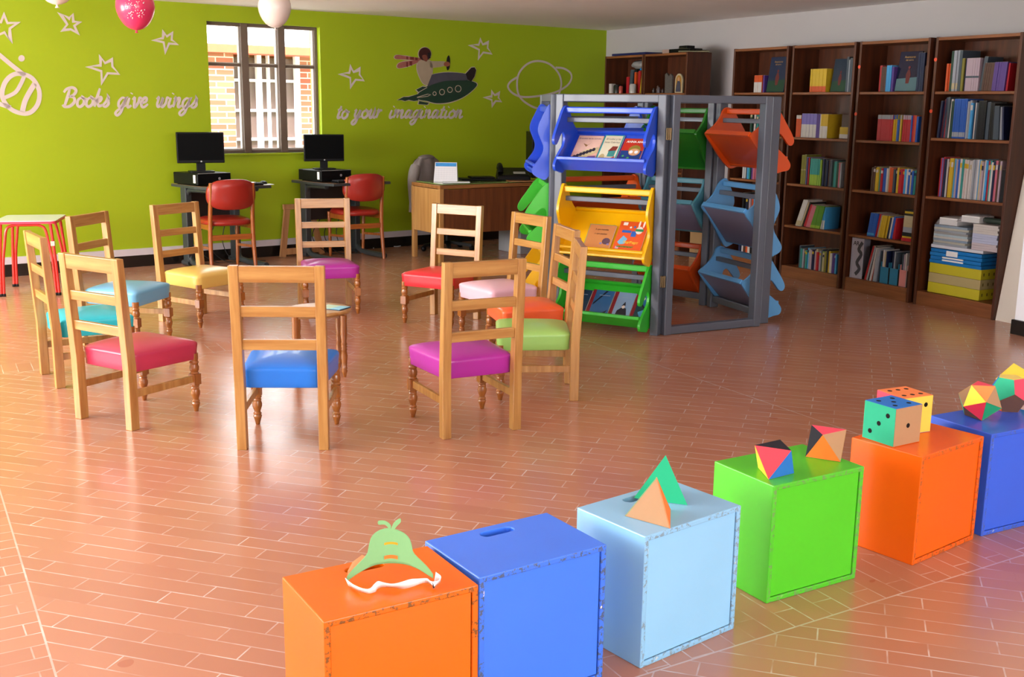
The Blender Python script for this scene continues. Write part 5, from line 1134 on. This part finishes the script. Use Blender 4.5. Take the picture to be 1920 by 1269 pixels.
m = M(); m.prism([(-.045, .012), (.04, .012), (.03, .1), (.01, .125), (-.02, .12), (-.035, .07)], (0, -.0015, 0), (1, 0, 0), (0, 0, 1), .001); m.obj('blue_robe', mat('plaque robe', '#3a3a4c', .5, .4, 40), pl)
m = M(); m.prism(ellipse(0, .135, .016, .02, 12), (0, -.002, 0), (1, 0, 0), (0, 0, 1), .001); m.obj('face', mat('plaque face', '#b98a68', .5), pl)
q = random.Random(9); m = M(); m.prism([(-.06, 0), (.06, 0), (.055, .17), (.03, .19), (.0, .165), (-.04, .2), (-.065, .185)], (0, .02, 0), (1, 0, 0), (0, 0, 1), .02); tag(m.obj('silver_ornament', mat('hammered silver', '#6f6a66', .3, .4, 60, bump=1., metal=.6), loc=B3(-9.28, zt, .09), rz=BA), 'hammered silver ornament left of the arched plaque in the second bookcase', 'ornament')
for i, (s, hh, r) in enumerate(((-9.49, .05, .018), (-9.445, .075, .02), (-9.4, .06, .022), (-9.36, .045, .018))):
    tag(M().lathe([(r, 0), (r*.7, hh*.3), (r, hh*.5), (r*.5, hh*.7), (r*.6, hh*.85), (.003, hh)], n=12).obj('figurine', mat('figurine %d' % i, ['#3a302c', '#4a3a34', '#51464a', '#3b2a28'][i], .5, .3, 30), loc=B3(s, zt, .06+.02*(i % 2))), ['small dark figurine at the left end of the group in the second bookcase', 'taller dark figurine, second from left in the second bookcase', 'grey figurine, third from left in the second bookcase', 'low brown figurine beside the silver ornament in the second bookcase'][i], 'figurine', 'small figurines')
# things lying on top of the far bookcases
TP = 2.007+.001
tag(M().box((0, 0, .012), (.62, .24, .022)).obj('blue_folder', mat('blue folder', '#141a52', .4), loc=B3(-9.93, TP, .15), rz=BA), 'flat dark blue folder on top of the far corner bookcase', 'folder')
tag(M().box((0, 0, .02), (.34, .16, .036)).box((.02, 0, .05), (.13, .1, .035)).obj('projector_case', BLK, bevel=.005, loc=B3(-9.1, TP, .15), rz=BA), 'black flat case on top of the second bookcase', 'case')
q = random.Random(2); m = M()
m.sheet(lambda u, v: ((u-.5)*.3, (v-.5)*.24, .012+.028*(1-u)+.004*sin(9*u+5*v)), 14, 6); m.box((0, 0, .006), (.3, .24, .01)); tag(m.obj('paper_sheets', mat('yellowed papers', '#7f7a5c', .7, .15), loc=B3(-8.99, TP, .17), rz=BA+.9), 'curling yellowed papers at the right end on top of the second bookcase', 'papers')
tag(M().box((0, 0, .02), (.12, .14, .04)).obj('tissue_pack', mat('pinkish tissue', '#a08478', .7, .15), loc=B3(-9.36, TP, .17), rz=BA), 'pale pinkish pack left of the black case on top of the second bookcase', 'pack')
# notice in the gap between the bookcases
nt = thing('wall_notice', 'small black notice with white lettering on the white wall between the bookcases', 'sign', E2*-8.36+N2*(RW-.004)+UP*1.58, BA)
m = M(); m.box((0, 0, 0), (.2, .006, .24)); m.obj('board', BLK, nt)
typed('BUZON DE', .036, Matrix.Translation((0, -.0045, .045)) @ Matrix.Rotation(pi/2, 4, 'X'), WPL, 'lettering', nt, .0004, .0012); typed('LIBROS', .03, Matrix.Translation((0, -.0045, .0)) @ Matrix.Rotation(pi/2, 4, 'X'), WPL, 'lettering', nt, .0004, .001)
# orange stickers on the bookcase edges
STK = mat('orange sticker', '#d8421c', .5)
for (s, z, lab) in ((-5.865, 1.845, 'orange dot sticker high on the left edge of the rightmost bookcase'), (-5.865, 1.47, 'orange dot sticker halfway up the left edge of the rightmost bookcase'), (-6.617, 1.81, 'orange dot sticker high on the left edge of the fifth bookcase'), (-6.617, 1.44, 'orange dot sticker halfway up the left edge of the fifth bookcase')):
    m = M(); m.prism(ellipse(0, 0, .014, .014, 14), (0, 0, 0), (1, 0, 0), (0, 0, 1), .0016); tag(m.obj('sticker', STK, loc=B3(s, z, -.0005), rz=BA), lab, 'sticker', 'orange dot stickers')
# cardboard cartons on the floor in the gap between the bookcases
KRF = mat('kraft cardboard', '#8f6f48', .8, .08, 20)
for i, (z, s_, lab) in enumerate(((0, -8.52, 'brown cardboard carton on the floor between the bookcases, under the open one'), (.262, -8.53, 'open brown cardboard carton with dark folders, on top of the other carton'))):
    t = thing('cardboard_carton', lab, 'box', B3(s_, z+.001, .02), BA+.05*i, 'cartons between the bookcases')
    m = M()
    for c, d in (((0, .0, .13), (.40, .006, .26)), ((0, .29, .13), (.40, .006, .26)), ((-.2, .145, .13), (.006, .29, .26)), ((.2, .145, .13), (.006, .29, .26)), ((0, .145, .004), (.40, .29, .006))): m.box(c, d)
    if i == 0: m.box((0, .145, .257), (.40, .29, .005))
    m.obj('carton', KRF, t)
    m = M()
    for j in range(5): m.add([(-.12, -.0035, .07+j*.02), (.12, -.0035, .07+j*.02), (.12, -.0035, .076+j*.02), (-.12, -.0035, .076+j*.02)], [(0, 1, 2, 3)])
    m.obj('printed_lines', mat('grey print', '#5f5648', .8), t)
for j in range(3): tag(M().box((0, 0, .15), (.012, .22, .3)).obj('document_folder', bmat(['black', 'cream', 'black'][j]), loc=B3(-8.63+.07*j, .275, .17), rz=BA+.1), ['black folder, left one in the open carton', 'cream folder between the black ones in the open carton', 'black folder, right one in the open carton'][j], 'folder', 'folders in the carton')

# ------------------------------------------------------------------ painted box stools in the foreground
BXW, BXD, BXH = .3846, .2681, .378
def paint(name, col, chip, seed):
    t = NT(name); v = t.coord(); c = lin(col); n = t.noise(v, 5, 3)
    t.link(t.mix(n, shade(c, .95), shade(c, 1.05)), t.b.inputs['Base Color']); t.b.inputs['Roughness'].default_value = .27; t.b.inputs['Coat Weight'].default_value = 0.; t.b.inputs['Specular IOR Level'].default_value = .42
    t.bump(t.noise(v, 9, 2), .03, .01)
    e = NT(name+' worn edge'); v = e.coord(); a = e.math('GREATER_THAN', e.noise(v, 70, 5, .75), .535); b = e.math('GREATER_THAN', e.noise(v, 7+seed, 2), .43)
    w_ = e.math('GREATER_THAN', e.noise(v, 26, 3, .6), .69)
    f = e.math('MULTIPLY', a, b); base = e.mix(f, shade(c, .93), lin(chip[0])); base = e.mix(w_, base, lin(chip[1]))
    e.link(base, e.b.inputs['Base Color']); e.b.inputs['Roughness'].default_value = .4
    return t.m, e.m
def box_stool(label, col, chip, x, y, a, seed, slot=True):
    P, W_ = paint('paint '+label[:22]+str(seed), col, chip, seed)
    t = thing('box_stool', label, 'box stool', (x, y, 0), a, 'painted wooden box stools')
    w, d, h = BXW, BXD, BXH; fr = .016; rc = .006
    # body: bottom, left, right, back faces, top with slot, and the raised rim of the front
    m = M()
    m.add([(0, 0, 0), (w, 0, 0), (w, d, 0), (0, d, 0)], [(0, 3, 2, 1)]); m.add([(0, 0, 0), (0, d, 0), (0, d, h), (0, 0, h)], [(0, 3, 2, 1)]); m.add([(w, 0, 0), (w, d, 0), (w, d, h), (w, 0, h)], [(0, 1, 2, 3)]); m.add([(0, d, 0), (w, d, 0), (w, d, h), (0, d, h)], [(0, 3, 2, 1)])
    # top plate with a stadium-shaped hand hole
    sx, sy, sl, sr = w*.5, d*.83, .033, .0165
    st = [(sx+sl+sr*cos(-pi/2+pi*i/8), sy+sr*sin(-pi/2+pi*i/8)) for i in range(9)]+[(sx-sl+sr*cos(pi/2+pi*i/8), sy+sr*sin(pi/2+pi*i/8)) for i in range(9)]
    n = len(st); r0 = .003
    outer = []
    for px, py in st:
        dx, dy = px-sx, py-sy; q = []
        if dx > 1e-9: q.append((w-sx)/dx)
        if dx < -1e-9: q.append((-sx)/dx)
        if dy > 1e-9: q.append((d-sy)/dy)
        if dy < -1e-9: q.append((-sy)/dy)
        k = min(q); outer.append((sx+dx*k, sy+dy*k))
    bm = bmesh.new()
    ov = [bm.verts.new((px, py, h)) for px, py in ((0, 0), (w, 0), (w, d), (0, d))]; iv = [bm.verts.new((px, py, h)) for px, py in st]
    ed = [bm.edges.new((ov[i], ov[(i+1) % 4])) for i in range(4)]+[bm.edges.new((iv[i], iv[(i+1) % n])) for i in range(n)]
    bmesh.ops.triangle_fill(bm, use_beauty=True, use_dissolve=False, edges=ed, normal=(0, 0, 1))
    bm.verts.index_update(); vs = [tuple(q.co) for q in bm.verts]; fs = []
    for f in bm.faces:
        c = f.calc_center_median(); fs.append(tuple(q.index for q in f.verts))
    fs = [f for f in fs if not all(i >= 4 for i in f)]
    bm.free(); m.add(vs, fs)
    m.add([(px, py, h) for px, py in st]+[(px, py, h-.02) for px, py in st], [(i, n+i, n+(i+1) % n, (i+1) % n) for i in range(n)])
    m.add([(sx-.06, sy-.03, h-.09), (sx+.06, sy-.03, h-.09), (sx+.06, sy+.03, h-.09), (sx-.06, sy+.03, h-.09)], [(0, 1, 2, 3)], 1)
    # worn front rim
    O = [(0, 0, 0), (w, 0, 0), (w, 0, h), (0, 0, h)]; I = [(fr, 0, fr), (w-fr, 0, fr), (w-fr, 0, h-fr), (fr, 0, h-fr)]; I2 = [(x_, rc, z_) for x_, _, z_ in I]
    m.add(O+I, [(i, (i+1) % 4, 4+(i+1) % 4, 4+i) for i in range(4)], 1); m.add(I+I2, [(i, (i+1) % 4, 4+(i+1) % 4, 4+i) for i in range(4)], 1)
    me = m.obj('carcass', [P, W_], t)
    b2 = bmesh.new(); b2.from_mesh(me.data); bmesh.ops.remove_doubles(b2, verts=b2.verts, dist=1e-5); bmesh.ops.recalc_face_normals(b2, faces=b2.faces); b2.to_mesh(me.data); b2.free()
    bv = me.modifiers.new('bevel', 'BEVEL'); bv.width = .003; bv.segments = 2; bv.limit_method = 'ANGLE'; bv.angle_limit = radians(50)
    g = .0015; m = M(); m.hexa([(fr+g, rc, fr+g), (w-fr-g, rc, fr+g), (w-fr-g, rc+.01, fr+g), (fr+g, rc+.01, fr+g), (fr+g, rc, h-fr-g), (w-fr-g, rc, h-fr-g), (w-fr-g, rc+.01, h-fr-g), (fr+g, rc+.01, h-fr-g)]); m.obj('front_panel', P, t)
    return t
BX = [('orange box stool at the front left, carrying the green paper mask', '#e56a02', ('#7a4a18', '#c06018'), (-.401, 2.194, .541)),
      ('blue box stool between the front orange and the pale blue ones, nothing on it', '#3f7af0', ('#4a5a78', '#e6e0d8'), (-.071, 2.430, .584)),
      ('pale blue box stool carrying the paper pyramids', '#8cc4ea', ('#7a92a4', '#b9cdd8'), (.355, 2.697, .675)),
      ('lime green box stool carrying two paper octahedra', '#52c82a', ('#6f9a5a', '#7fc45c'), (.785, 3.101, .533)),
      ('orange box stool behind the lime green one, carrying two big dice', '#ee6410', ('#a85a28', '#e07030'), (1.336, 3.399, .671)),
      ('deep blue box stool at the right edge, carrying round paper polyhedra', '#3a66e4', ('#4a62a8', '#9fb0dc'), (1.673, 3.661, .494))]
for i, (lab, col, chip, (x, y, a)) in enumerate(BX): box_stool(lab, col, chip, x, y, a, i)
BT = BXH+.0008
def foam(c): return mat('foam '+c, c, .75, .03, 60, bump=.05, spec=.25)
def faces_solid(name, label, cat, verts, faces, cols, group, loc, rz=0.):
    """a closed paper solid: each coloured face is a part"""
    t = thing(name, label, cat, loc, rz, group)
    ce = sum((Vector(v) for v in verts), Vector())/len(verts)
    bodyv = [tuple(ce+(Vector(v)-ce)*.985) for v in verts]
    M().add(bodyv, faces).obj('core', foam('#3a3028'), t)
    for f, c in zip(faces, cols):
        pts = [Vector(verts[i]) for i in f]; fc = sum(pts, Vector())/len(pts)
        nn = (pts[1]-pts[0]).cross(pts[2]-pts[0]).normalized()
        if nn.dot(fc-ce) < 0: pts.reverse(); nn = -nn
        pts = [fc+(p-fc)*.988 for p in pts]; k = len(pts); inner = [p-nn*.0025 for p in pts]
        M().add(pts+inner, [tuple(range(k)), tuple(reversed(range(k, 2*k)))]+[(i, k+i, k+(i+1) % k, (i+1) % k) for i in range(k)]).obj('face', foam(c), t)
    return t
TAN, ORG, GRN, RED_, BLU, YEL, BLK_, BRN, PNK = '#b08a66', '#f07a30', '#22a878', '#e8404e', '#2f78d0', '#f0d048', '#20222c', '#6a4a3a', '#ec5068'
# pyramids
def tetra(p, q, r, lift=0.):
    p, q, r = Vector(p), Vector(q), Vector(r); return p, q, r
c0 = at(1240, 958, BT)
def pyr(label, p, q, cols, loc_z=BT, hk=.816, side=1):
    p, q = Vector((*p, 0)), Vector((*q, 0)); e = (q-p); L = e.length; nrm = Vector((-e.y, e.x, 0)).normalized()*side; r = (p+q)/2+nrm*L*.866
    ap = (p+q+r)/3+UP*L*hk; o = (p+q+r)/3
    V_ = [p-o, q-o, r-o, ap-o]
    faces_solid('paper_pyramid', label, 'paper shape', V_, [(0, 1, 2), (0, 1, 3), (1, 2, 3), (2, 0, 3)], cols, 'paper pyramids', o+UP*loc_z)
a, b = at(1171, 967, BT), at(1257, 991, BT)
pyr('tan and orange paper pyramid, the nearer of the two on the pale blue stool', a.xy, b.xy, [TAN, TAN, ORG, GRN])
a, b = at(1181, 943, BT), at(1283, 957, BT)
dv = (b-a).normalized(); nb = Vector((-dv.y, dv.x, 0))
gp = thing('paper_triangle', 'green paper pyramid face standing behind the tan pyramid on the pale blue stool', 'paper shape', (a+b)/2+nb*.045, atan2(dv.y, dv.x), 'paper pyramids')
L = (b-a).length
pv = [(-L/2, 0, 0), (L/2, 0, 0), (0, L*.62, 0), (0, L*.29, L*.80)]
ce = Vector((0, L*.25, L*.2)); M().add([tuple(ce+(Vector(v)-ce)*.985) for v in pv], [(0, 2, 1), (0, 1, 3), (1, 2, 3), (2, 0, 3)]).obj('core', foam('#1d3a30'), gp)
for f, c in (((0, 1, 3), GRN), ((1, 2, 3), '#174f40'), ((2, 0, 3), YEL), ((0, 2, 1), BLU)): M().add([pv[i] for i in f], [(0, 1, 2)]).obj('face', foam(c), gp)
gp.location.z = BT
# octahedra resting on a face
def octa(label, p, q, cols, side=1):
    p, q = Vector(p), Vector(q); p.z = q.z = 0; e = q-p; L = e.length; nn = Vector((-e.y, e.x, 0)).normalized()*side; r = (p+q)/2+nn*L*.866
    o = (p+q+r)/3; hh = L*math.sqrt(2/3); bot = [p-o, q-o, r-o]; top = [-v+UP*hh for v in bot]     # opposite vertices
    V_ = bot+top
    fs = [(0, 1, 2), (3, 4, 5), (0, 1, 5), (1, 2, 3), (2, 0, 4), (0, 4, 5), (1, 3, 5), (2, 3, 4)]
    faces_solid('paper_octahedron', label, 'paper shape', V_, fs, cols, 'paper octahedra', o+UP*BT)
p, q = at(1441, 899, BT), at(1489, 887, BT)
# left octahedron: its red face shares the near bottom corner, so the corner points at us
e_ = (q-p); L_ = .105
far = p+Vector((e_.x*cos(radians(60))-e_.y*sin(radians(60)), e_.x*sin(radians(60))+e_.y*cos(radians(60)), 0))
octa('paper octahedron with red front and black top, left on the lime green stool', p, q, [TAN, BLK_, BLU, ORG, YEL, RED_, GRN, TAN])
p, q = at(1510, 856, BT), at(1576, 866, BT)
octa('paper octahedron with orange front and pink top, right on the lime green stool', p, q, [GRN, PNK, ORG, YEL, BLU, BLK_, TAN, RED_])
# dice
PIP = {1: [(0, 0)], 2: [(-.5, -.5), (.5, .5)], 3: [(-.5, -.5), (0, 0), (.5, .5)], 4: [(-.5, -.5), (.5, .5), (-.5, .5), (.5, -.5)], 5: [(-.5, -.5), (.5, .5), (-.5, .5), (.5, -.5), (0, 0)], 6: [(-.55, -.5), (-.55, .5), (0, -.5), (0, .5), (.55, -.5), (.55, .5)]}
def die(label, front, right_dir, s, cols, pips):
    # front: near bottom corner; right_dir: angle of the edge running right; faces: right side, left side, top
    t = thing('foam_die', label, 'die', (front.x, front.y, BT), right_dir, 'big foam dice')
    faces = {'right': ((0, 0, 0), (1, 0, 0), (0, 0, 1)), 'left': ((0, s, 0), (0, -1, 0), (0, 0, 1)), 'top': ((0, 0, s), (1, 0, 0), (0, 1, 0)), 'rear': ((s, s, 0), (-1, 0, 0), (0, 0, 1)), 'far': ((s, 0, 0), (0, 1, 0), (0, 0, 1)), 'base': ((0, s, 0), (1, 0, 0), (0, -1, 0))}
    m = M(); m.box((s/2, s/2, s/2), (s*.985,)*3); m.obj('core', foam('#3a3028'), t)
    for k, c in cols.items():
        o, u, v = (Vector(x) for x in faces[k]); w_ = u.cross(v)
        m = M(); m.prism(rct(.0012, .0012, s-.0012, s-.0012), o-w_*.0025, u, v, .0025); f = m.obj('face', foam(c), t)
        if k in pips:
            for a_, b_ in PIP[pips[k]]: M().prism(ellipse(s/2+a_*s*.52, s/2+b_*s*.52, s*.063, s*.063, 16), o-w_*.0002, u, v, .0008).obj('pip', foam('#0c0b0b'), f)
    return t
f_, r_, l_ = at(1674.5, 838.5, BT), at(1718.6, 827.5, BT), at(1616.2, 818.6, BT); DS = (l_-f_).length*.98
u_ = (f_-l_).normalized(); ra = atan2(u_.x, -u_.y) if 0 else atan2(u_.x*1.0, -u_.y)
ra = atan2((r_-f_).y, (r_-f_).x)*.4 + (atan2((l_-f_).y, (l_-f_).x)-pi/2)*.6
d1_ = die('foam die with green, tan and blue sides, nearer one on the orange stool', f_, ra, DS, dict(right=TAN, left='#2fae86', top=BLU, rear=YEL, far=RED_, base=ORG), dict(right=1, left=3, top=5))
g_ = at(1744, 808.6, BT); e_ = Vector((cos(ra-.12), sin(ra-.12), 0))
d2_ = die('foam die with yellow side and orange top, behind the green and blue one', g_-e_*DS, ra-.12, DS, dict(right='#e8ca52', left=PNK, top='#ee8a52', rear=GRN, far=TAN, base=BLU), dict(right=2, top=6))
# round polyhedra on the last stool
PH = (1+5**.5)/2
ICO = [(0, s1, s2*PH) for s1 in (-1, 1) for s2 in (-1, 1)]+[(s1, s2*PH, 0) for s1 in (-1, 1) for s2 in (-1, 1)]+[(s2*PH, 0, s1) for s1 in (-1, 1) for s2 in (-1, 1)]
def hull(verts):
    bm = bmesh.new(); vv = [bm.verts.new(v) for v in verts]; bmesh.ops.convex_hull(bm, input=vv); bmesh.ops.dissolve_limit(bm, angle_limit=radians(3), verts=bm.verts, edges=bm.edges)
    bm.verts.index_update(); V_ = [tuple(v.co) for v in bm.verts]; F_ = [tuple(v.index for v in f.verts) for f in bm.faces]; bm.free(); return V_, F_
def rest(V_, F_, face, r, rz):               # turn the solid so that one face lies flat at z = 0
    pts = [Vector(V_[i]) for i in F_[face]]; n_ = (pts[1]-pts[0]).cross(pts[2]-pts[0]).normalized(); c_ = sum(pts, Vector())/len(pts)
    if n_.dot(c_) < 0: n_ = -n_
    q_ = n_.rotation_difference(Vector((0, 0, -1))).to_matrix(); k = r/Vector(V_[0]).length
    W_ = [Matrix.Rotation(rz, 3, 'Z') @ (q_ @ Vector(v))*k for v in V_]; z0 = min(v.z for v in W_)
    return [v-UP*z0 for v in W_]
def shape(name, label, verts, r, rz, pos, pal, group, seen=()):
    V_, F_ = hull(verts); best = None
    def px(q): d = q-EY; k = d.dot(CF); return 960+FPX*d.dot(CR)/k, 634.5-FPX*d.dot(CU)/k
    for n_ in range(72 if seen else 1):      # try turns about the vertical; keep the one whose visible faces sit like the real one's
        W_ = rest(V_, F_, 0, r, rz+n_*pi/36); cols = [pal[i % len(pal)] for i in range(len(F_))]; cost = 0; used = []
        fc = [sum((W_[i] for i in f), Vector())/len(f) for f in F_]; ce = sum(fc, Vector())/len(fc)
        vis = [i for i, c in enumerate(fc) if (c-ce).normalized().dot((EY-(c+pos)).normalized()) > .03]
        for x, y, c in seen:
            i = min(vis, key=lambda i: (px(fc[i]+pos)[0]-x)**2+(px(fc[i]+pos)[1]-y)**2 + (1e5 if i in used else 0)); used.append(i)
            q = px(fc[i]+pos); cost += (q[0]-x)**2+(q[1]-y)**2; cols[i] = c
        if best is None or cost < best[0]: best = (cost, W_, cols)
    return faces_solid(name, label, 'paper shape', [tuple(v) for v in best[1]], F_, best[2], group, pos)
DOD = [(a_, b_, c_) for a_ in (-1, 1) for b_ in (-1, 1) for c_ in (-1, 1)]+[(0, a_/PH, b_*PH) for a_ in (-1, 1) for b_ in (-1, 1)]+[(a_/PH, b_*PH, 0) for a_ in (-1, 1) for b_ in (-1, 1)]+[(a_*PH, 0, b_/PH) for a_ in (-1, 1) for b_ in (-1, 1)]
pi_ = at(1834, 782, BT); pd_ = at(1880, 771, BT)+Vector((.03, .03, 0))
shape('paper_icosahedron', 'many-coloured paper icosahedron on the deep blue stool at the right', ICO, .079, 0, pi_, ['#ee9a60', GRN, '#f0d048', BRN, PNK], 'round paper polyhedra',
      ((1829, 754, '#f2dc4a'), (1843, 741, '#ee9050'), (1834, 775, '#d03048'), (1808, 752, '#40b888'), (1859, 775, '#259a68'), (1864, 757, TAN), (1840, 725, PNK), (1808, 733, '#9a7a5a'), (1799, 771, '#ee8a52'), (1820, 790, BRN)))
shape('paper_dodecahedron', 'paper dodecahedron with green, pink and brown faces behind the icosahedron', DOD, .079, 0, pd_, ['#ee9a60', TAN, BRN], 'round paper polyhedra',
      ((1881, 742, '#2fae86'), (1911, 740, PNK), (1893, 769, '#6e4e42'), (1888, 718, '#f0dc78'), (1860, 728, BLU), (1866, 770, '#e86a3a')))
st_ = at(1908, 768, BT)
shape('paper_bipyramid', 'yellow, blue and orange pointed paper shape at the right edge of the deep blue stool', [(0, 0, 1.25), (0, 0, -1.0)]+[(cos(2*pi*i/5), sin(2*pi*i/5), .1) for i in range(5)], .118, .4, at(1916, 762, BT)+Vector((.02, .09, 0)), ['#f0d048', BLU, '#ee8a52', GRN, '#f0d048'], 'round paper polyhedra')

# ------------------------------------------------------------------ green paper mask with its white elastic
mk = thing('paper_mask', 'green pear-shaped paper mask with white elastic on the front orange stool', 'mask', (0, 0, 0))
tipL, tipR = at(650, 1088, BT+.004), at(812, 1077, BT+.018)
mid = at(730, 1052, BT+.003); mid = at(727, 1036, BT) 
ax = (tipR-tipL); ax.z = 0; ML = ax.length; ax.normalize(); bk_ = Vector((-ax.y, ax.x, 0))
def bend(x, h, t=0.):                        # x: -1..1 along the mask, h: height on the sheet; the sheet curves back and leans
    th = x*1.05; rr = ML*.58
    p = (tipL+tipR)/2; p.z = 0
    y = (cos(th)-cos(1.05))*rr*1.0; xx = sin(th)/sin(1.05)*ML/2
    return p + ax*xx + bk_*(y*.6+h*.1+t) + UP*(BT+h*.63)
GM = foam('#80b87e'); 
upper = smooth([(-1.0, .018), (-.88, .032), (-.68, .055), (-.52, .078), (-.45, .1), (-.43, .13), (-.36, .155), (-.22, .172), (-.05, .178), (.12, .172), (.3, .155), (.4, .13), (.43, .1), (.5, .082), (.66, .062), (.85, .042), (1.0, .026)], 3)
lower = smooth([(-1.0, .0), (-.8, .012), (-.55, .028), (-.3, .042), (0, .046), (.3, .043), (.55, .032), (.8, .018), (1.0, .012)], 6)
def lerp_poly(P, n):
    L_ = [0]
    for i in range(1, len(P)): L_.append(P[i].x)
    out = []
    for i in range(n+1):
        x = -1+2*i/n; j = 0
        while j < len(P)-2 and P[j+1].x < x: j += 1
        a_, b_ = P[j], P[j+1]; k = (x-a_.x)/max(1e-6, b_.x-a_.x); out.append(a_.y+(b_.y-a_.y)*max(0, min(1, k)))
    return out
NX, NZ = 64, 10; up_, lo_ = lerp_poly(upper, NX), lerp_poly(lower, NX)
m = M(); fr_, bk2 = [], []
for j in range(NZ+1):
    for i in range(NX+1): h = lo_[i]+(up_[i]-lo_[i])*j/NZ; fr_.append(bend(-1+2*i/NX, h))
for j in range(NZ+1):
    for i in range(NX+1): h = lo_[i]+(up_[i]-lo_[i])*j/NZ; bk2.append(bend(-1+2*i/NX, h, .003))
fs = []; K_ = NX+1; B_0 = len(fr_)
for j in range(NZ):
    for i in range(NX):
        a_ = j*K_+i; fs.append((a_, a_+1, a_+K_+1, a_+K_)); fs.append((B_0+a_, B_0+a_+K_, B_0+a_+K_+1, B_0+a_+1))
rim = [i for i in range(K_)]+[j*K_+NX for j in range(1, NZ+1)]+[NZ*K_+i for i in range(NX-1, -1, -1)]+[j*K_ for j in range(NZ-1, 0, -1)]
for i in range(len(rim)): a_, b_ = rim[i], rim[(i+1) % len(rim)]; fs.append((a_, B_0+a_, B_0+b_, b_))
m.add(fr_+bk2, fs, 0, True); m.obj('face_sheet', GM, mk)
for s_, pts in (('leaf', [(-.02, .174), (-.12, .192), (-.24, .193), (-.25, .206), (-.12, .206), (-.01, .19)]), ('leaf', [(.0, .174), (.06, .2), (.17, .215), (.19, .203), (.12, .188), (.05, .172)])):
    pts = smooth(pts, 3, True); m = M(); f1_ = [bend(p.x, p.y) for p in pts]; f2_ = [bend(p.x, p.y, .003) for p in pts]; k = len(pts)
    m.add(f1_+f2_, [tuple(range(k)), tuple(reversed(range(k, 2*k)))]+[(i, k+i, k+(i+1) % k, (i+1) % k) for i in range(k)]); m.obj('leaf', GM, mk)
for (y0, y1, c, nm) in ((.116, .124, '#f0a020', 'yellow_stitch'), (.062, .075, '#f07a30', 'orange_stitch')):
    m = M(); vs = []
    for i in range(9): x = -.13+.26*i/8; vs += [bend(x, y0+.004*(1-(i-4)**2/16), -.0015), bend(x, y1+.004*(1-(i-4)**2/16), -.0015)]
    m.add(vs, [(2*i, 2*i+2, 2*i+3, 2*i+1) for i in range(8)]); m.obj(nm, foam(c), mk)
# peach cheek sheet behind the left wing
m = M(); m.add([bend(-.99, .006, .006), bend(-.75, .035, .012), bend(-.5, .062, .022), bend(-.62, .066, .034), bend(-.86, .05, .03), bend(-1.0, .028, .02)], [tuple(range(6))]); m.obj('peach_cheek', foam('#f0a070'), mk)
# elastic
rb = [at(650, 1091, BT+.012), at(668, 1106, BT+.008), at(690, 1112, BT+.008), at(703, 1104, BT+.01), at(712, 1098, BT+.01), at(735, 1103, BT+.006), at(755, 1102, BT+.006), at(778, 1095, BT+.008), at(800, 1092, BT+.008), at(813, 1100, BT+.008), at(824, 1092, BT+.01), at(826, 1083, BT+.014), at(816, 1074, BT+.022)]
rb = smooth(rb, 5); vs = []
for i, p in enumerate(rb):
    tw = .0115*(.85+.25*sin(i*.43+.6)); tilt = .6*sin(i*.31)
    d_ = (rb[min(i+1, len(rb)-1)]-rb[max(i-1, 0)]).normalized(); sdv = d_.cross(UP).normalized()
    o_ = sdv*tw*(.35+.5*tilt)+UP*tw*.9; q_ = Vector((p.x, p.y, BT+.0125)); vs += [q_-o_, q_+o_]
vs = [Vector((v.x, v.y, max(v.z, BT+.0006))) for v in vs]
m = M(); m.add(vs, [(2*i, 2*i+2, 2*i+3, 2*i+1) for i in range(len(rb)-1)], 0, True); el = m.obj('elastic_band', mat('white elastic', '#f2f0f2', .7, .02, 40), mk)
so_ = el.modifiers.new('thick', 'SOLIDIFY'); so_.thickness = .0012
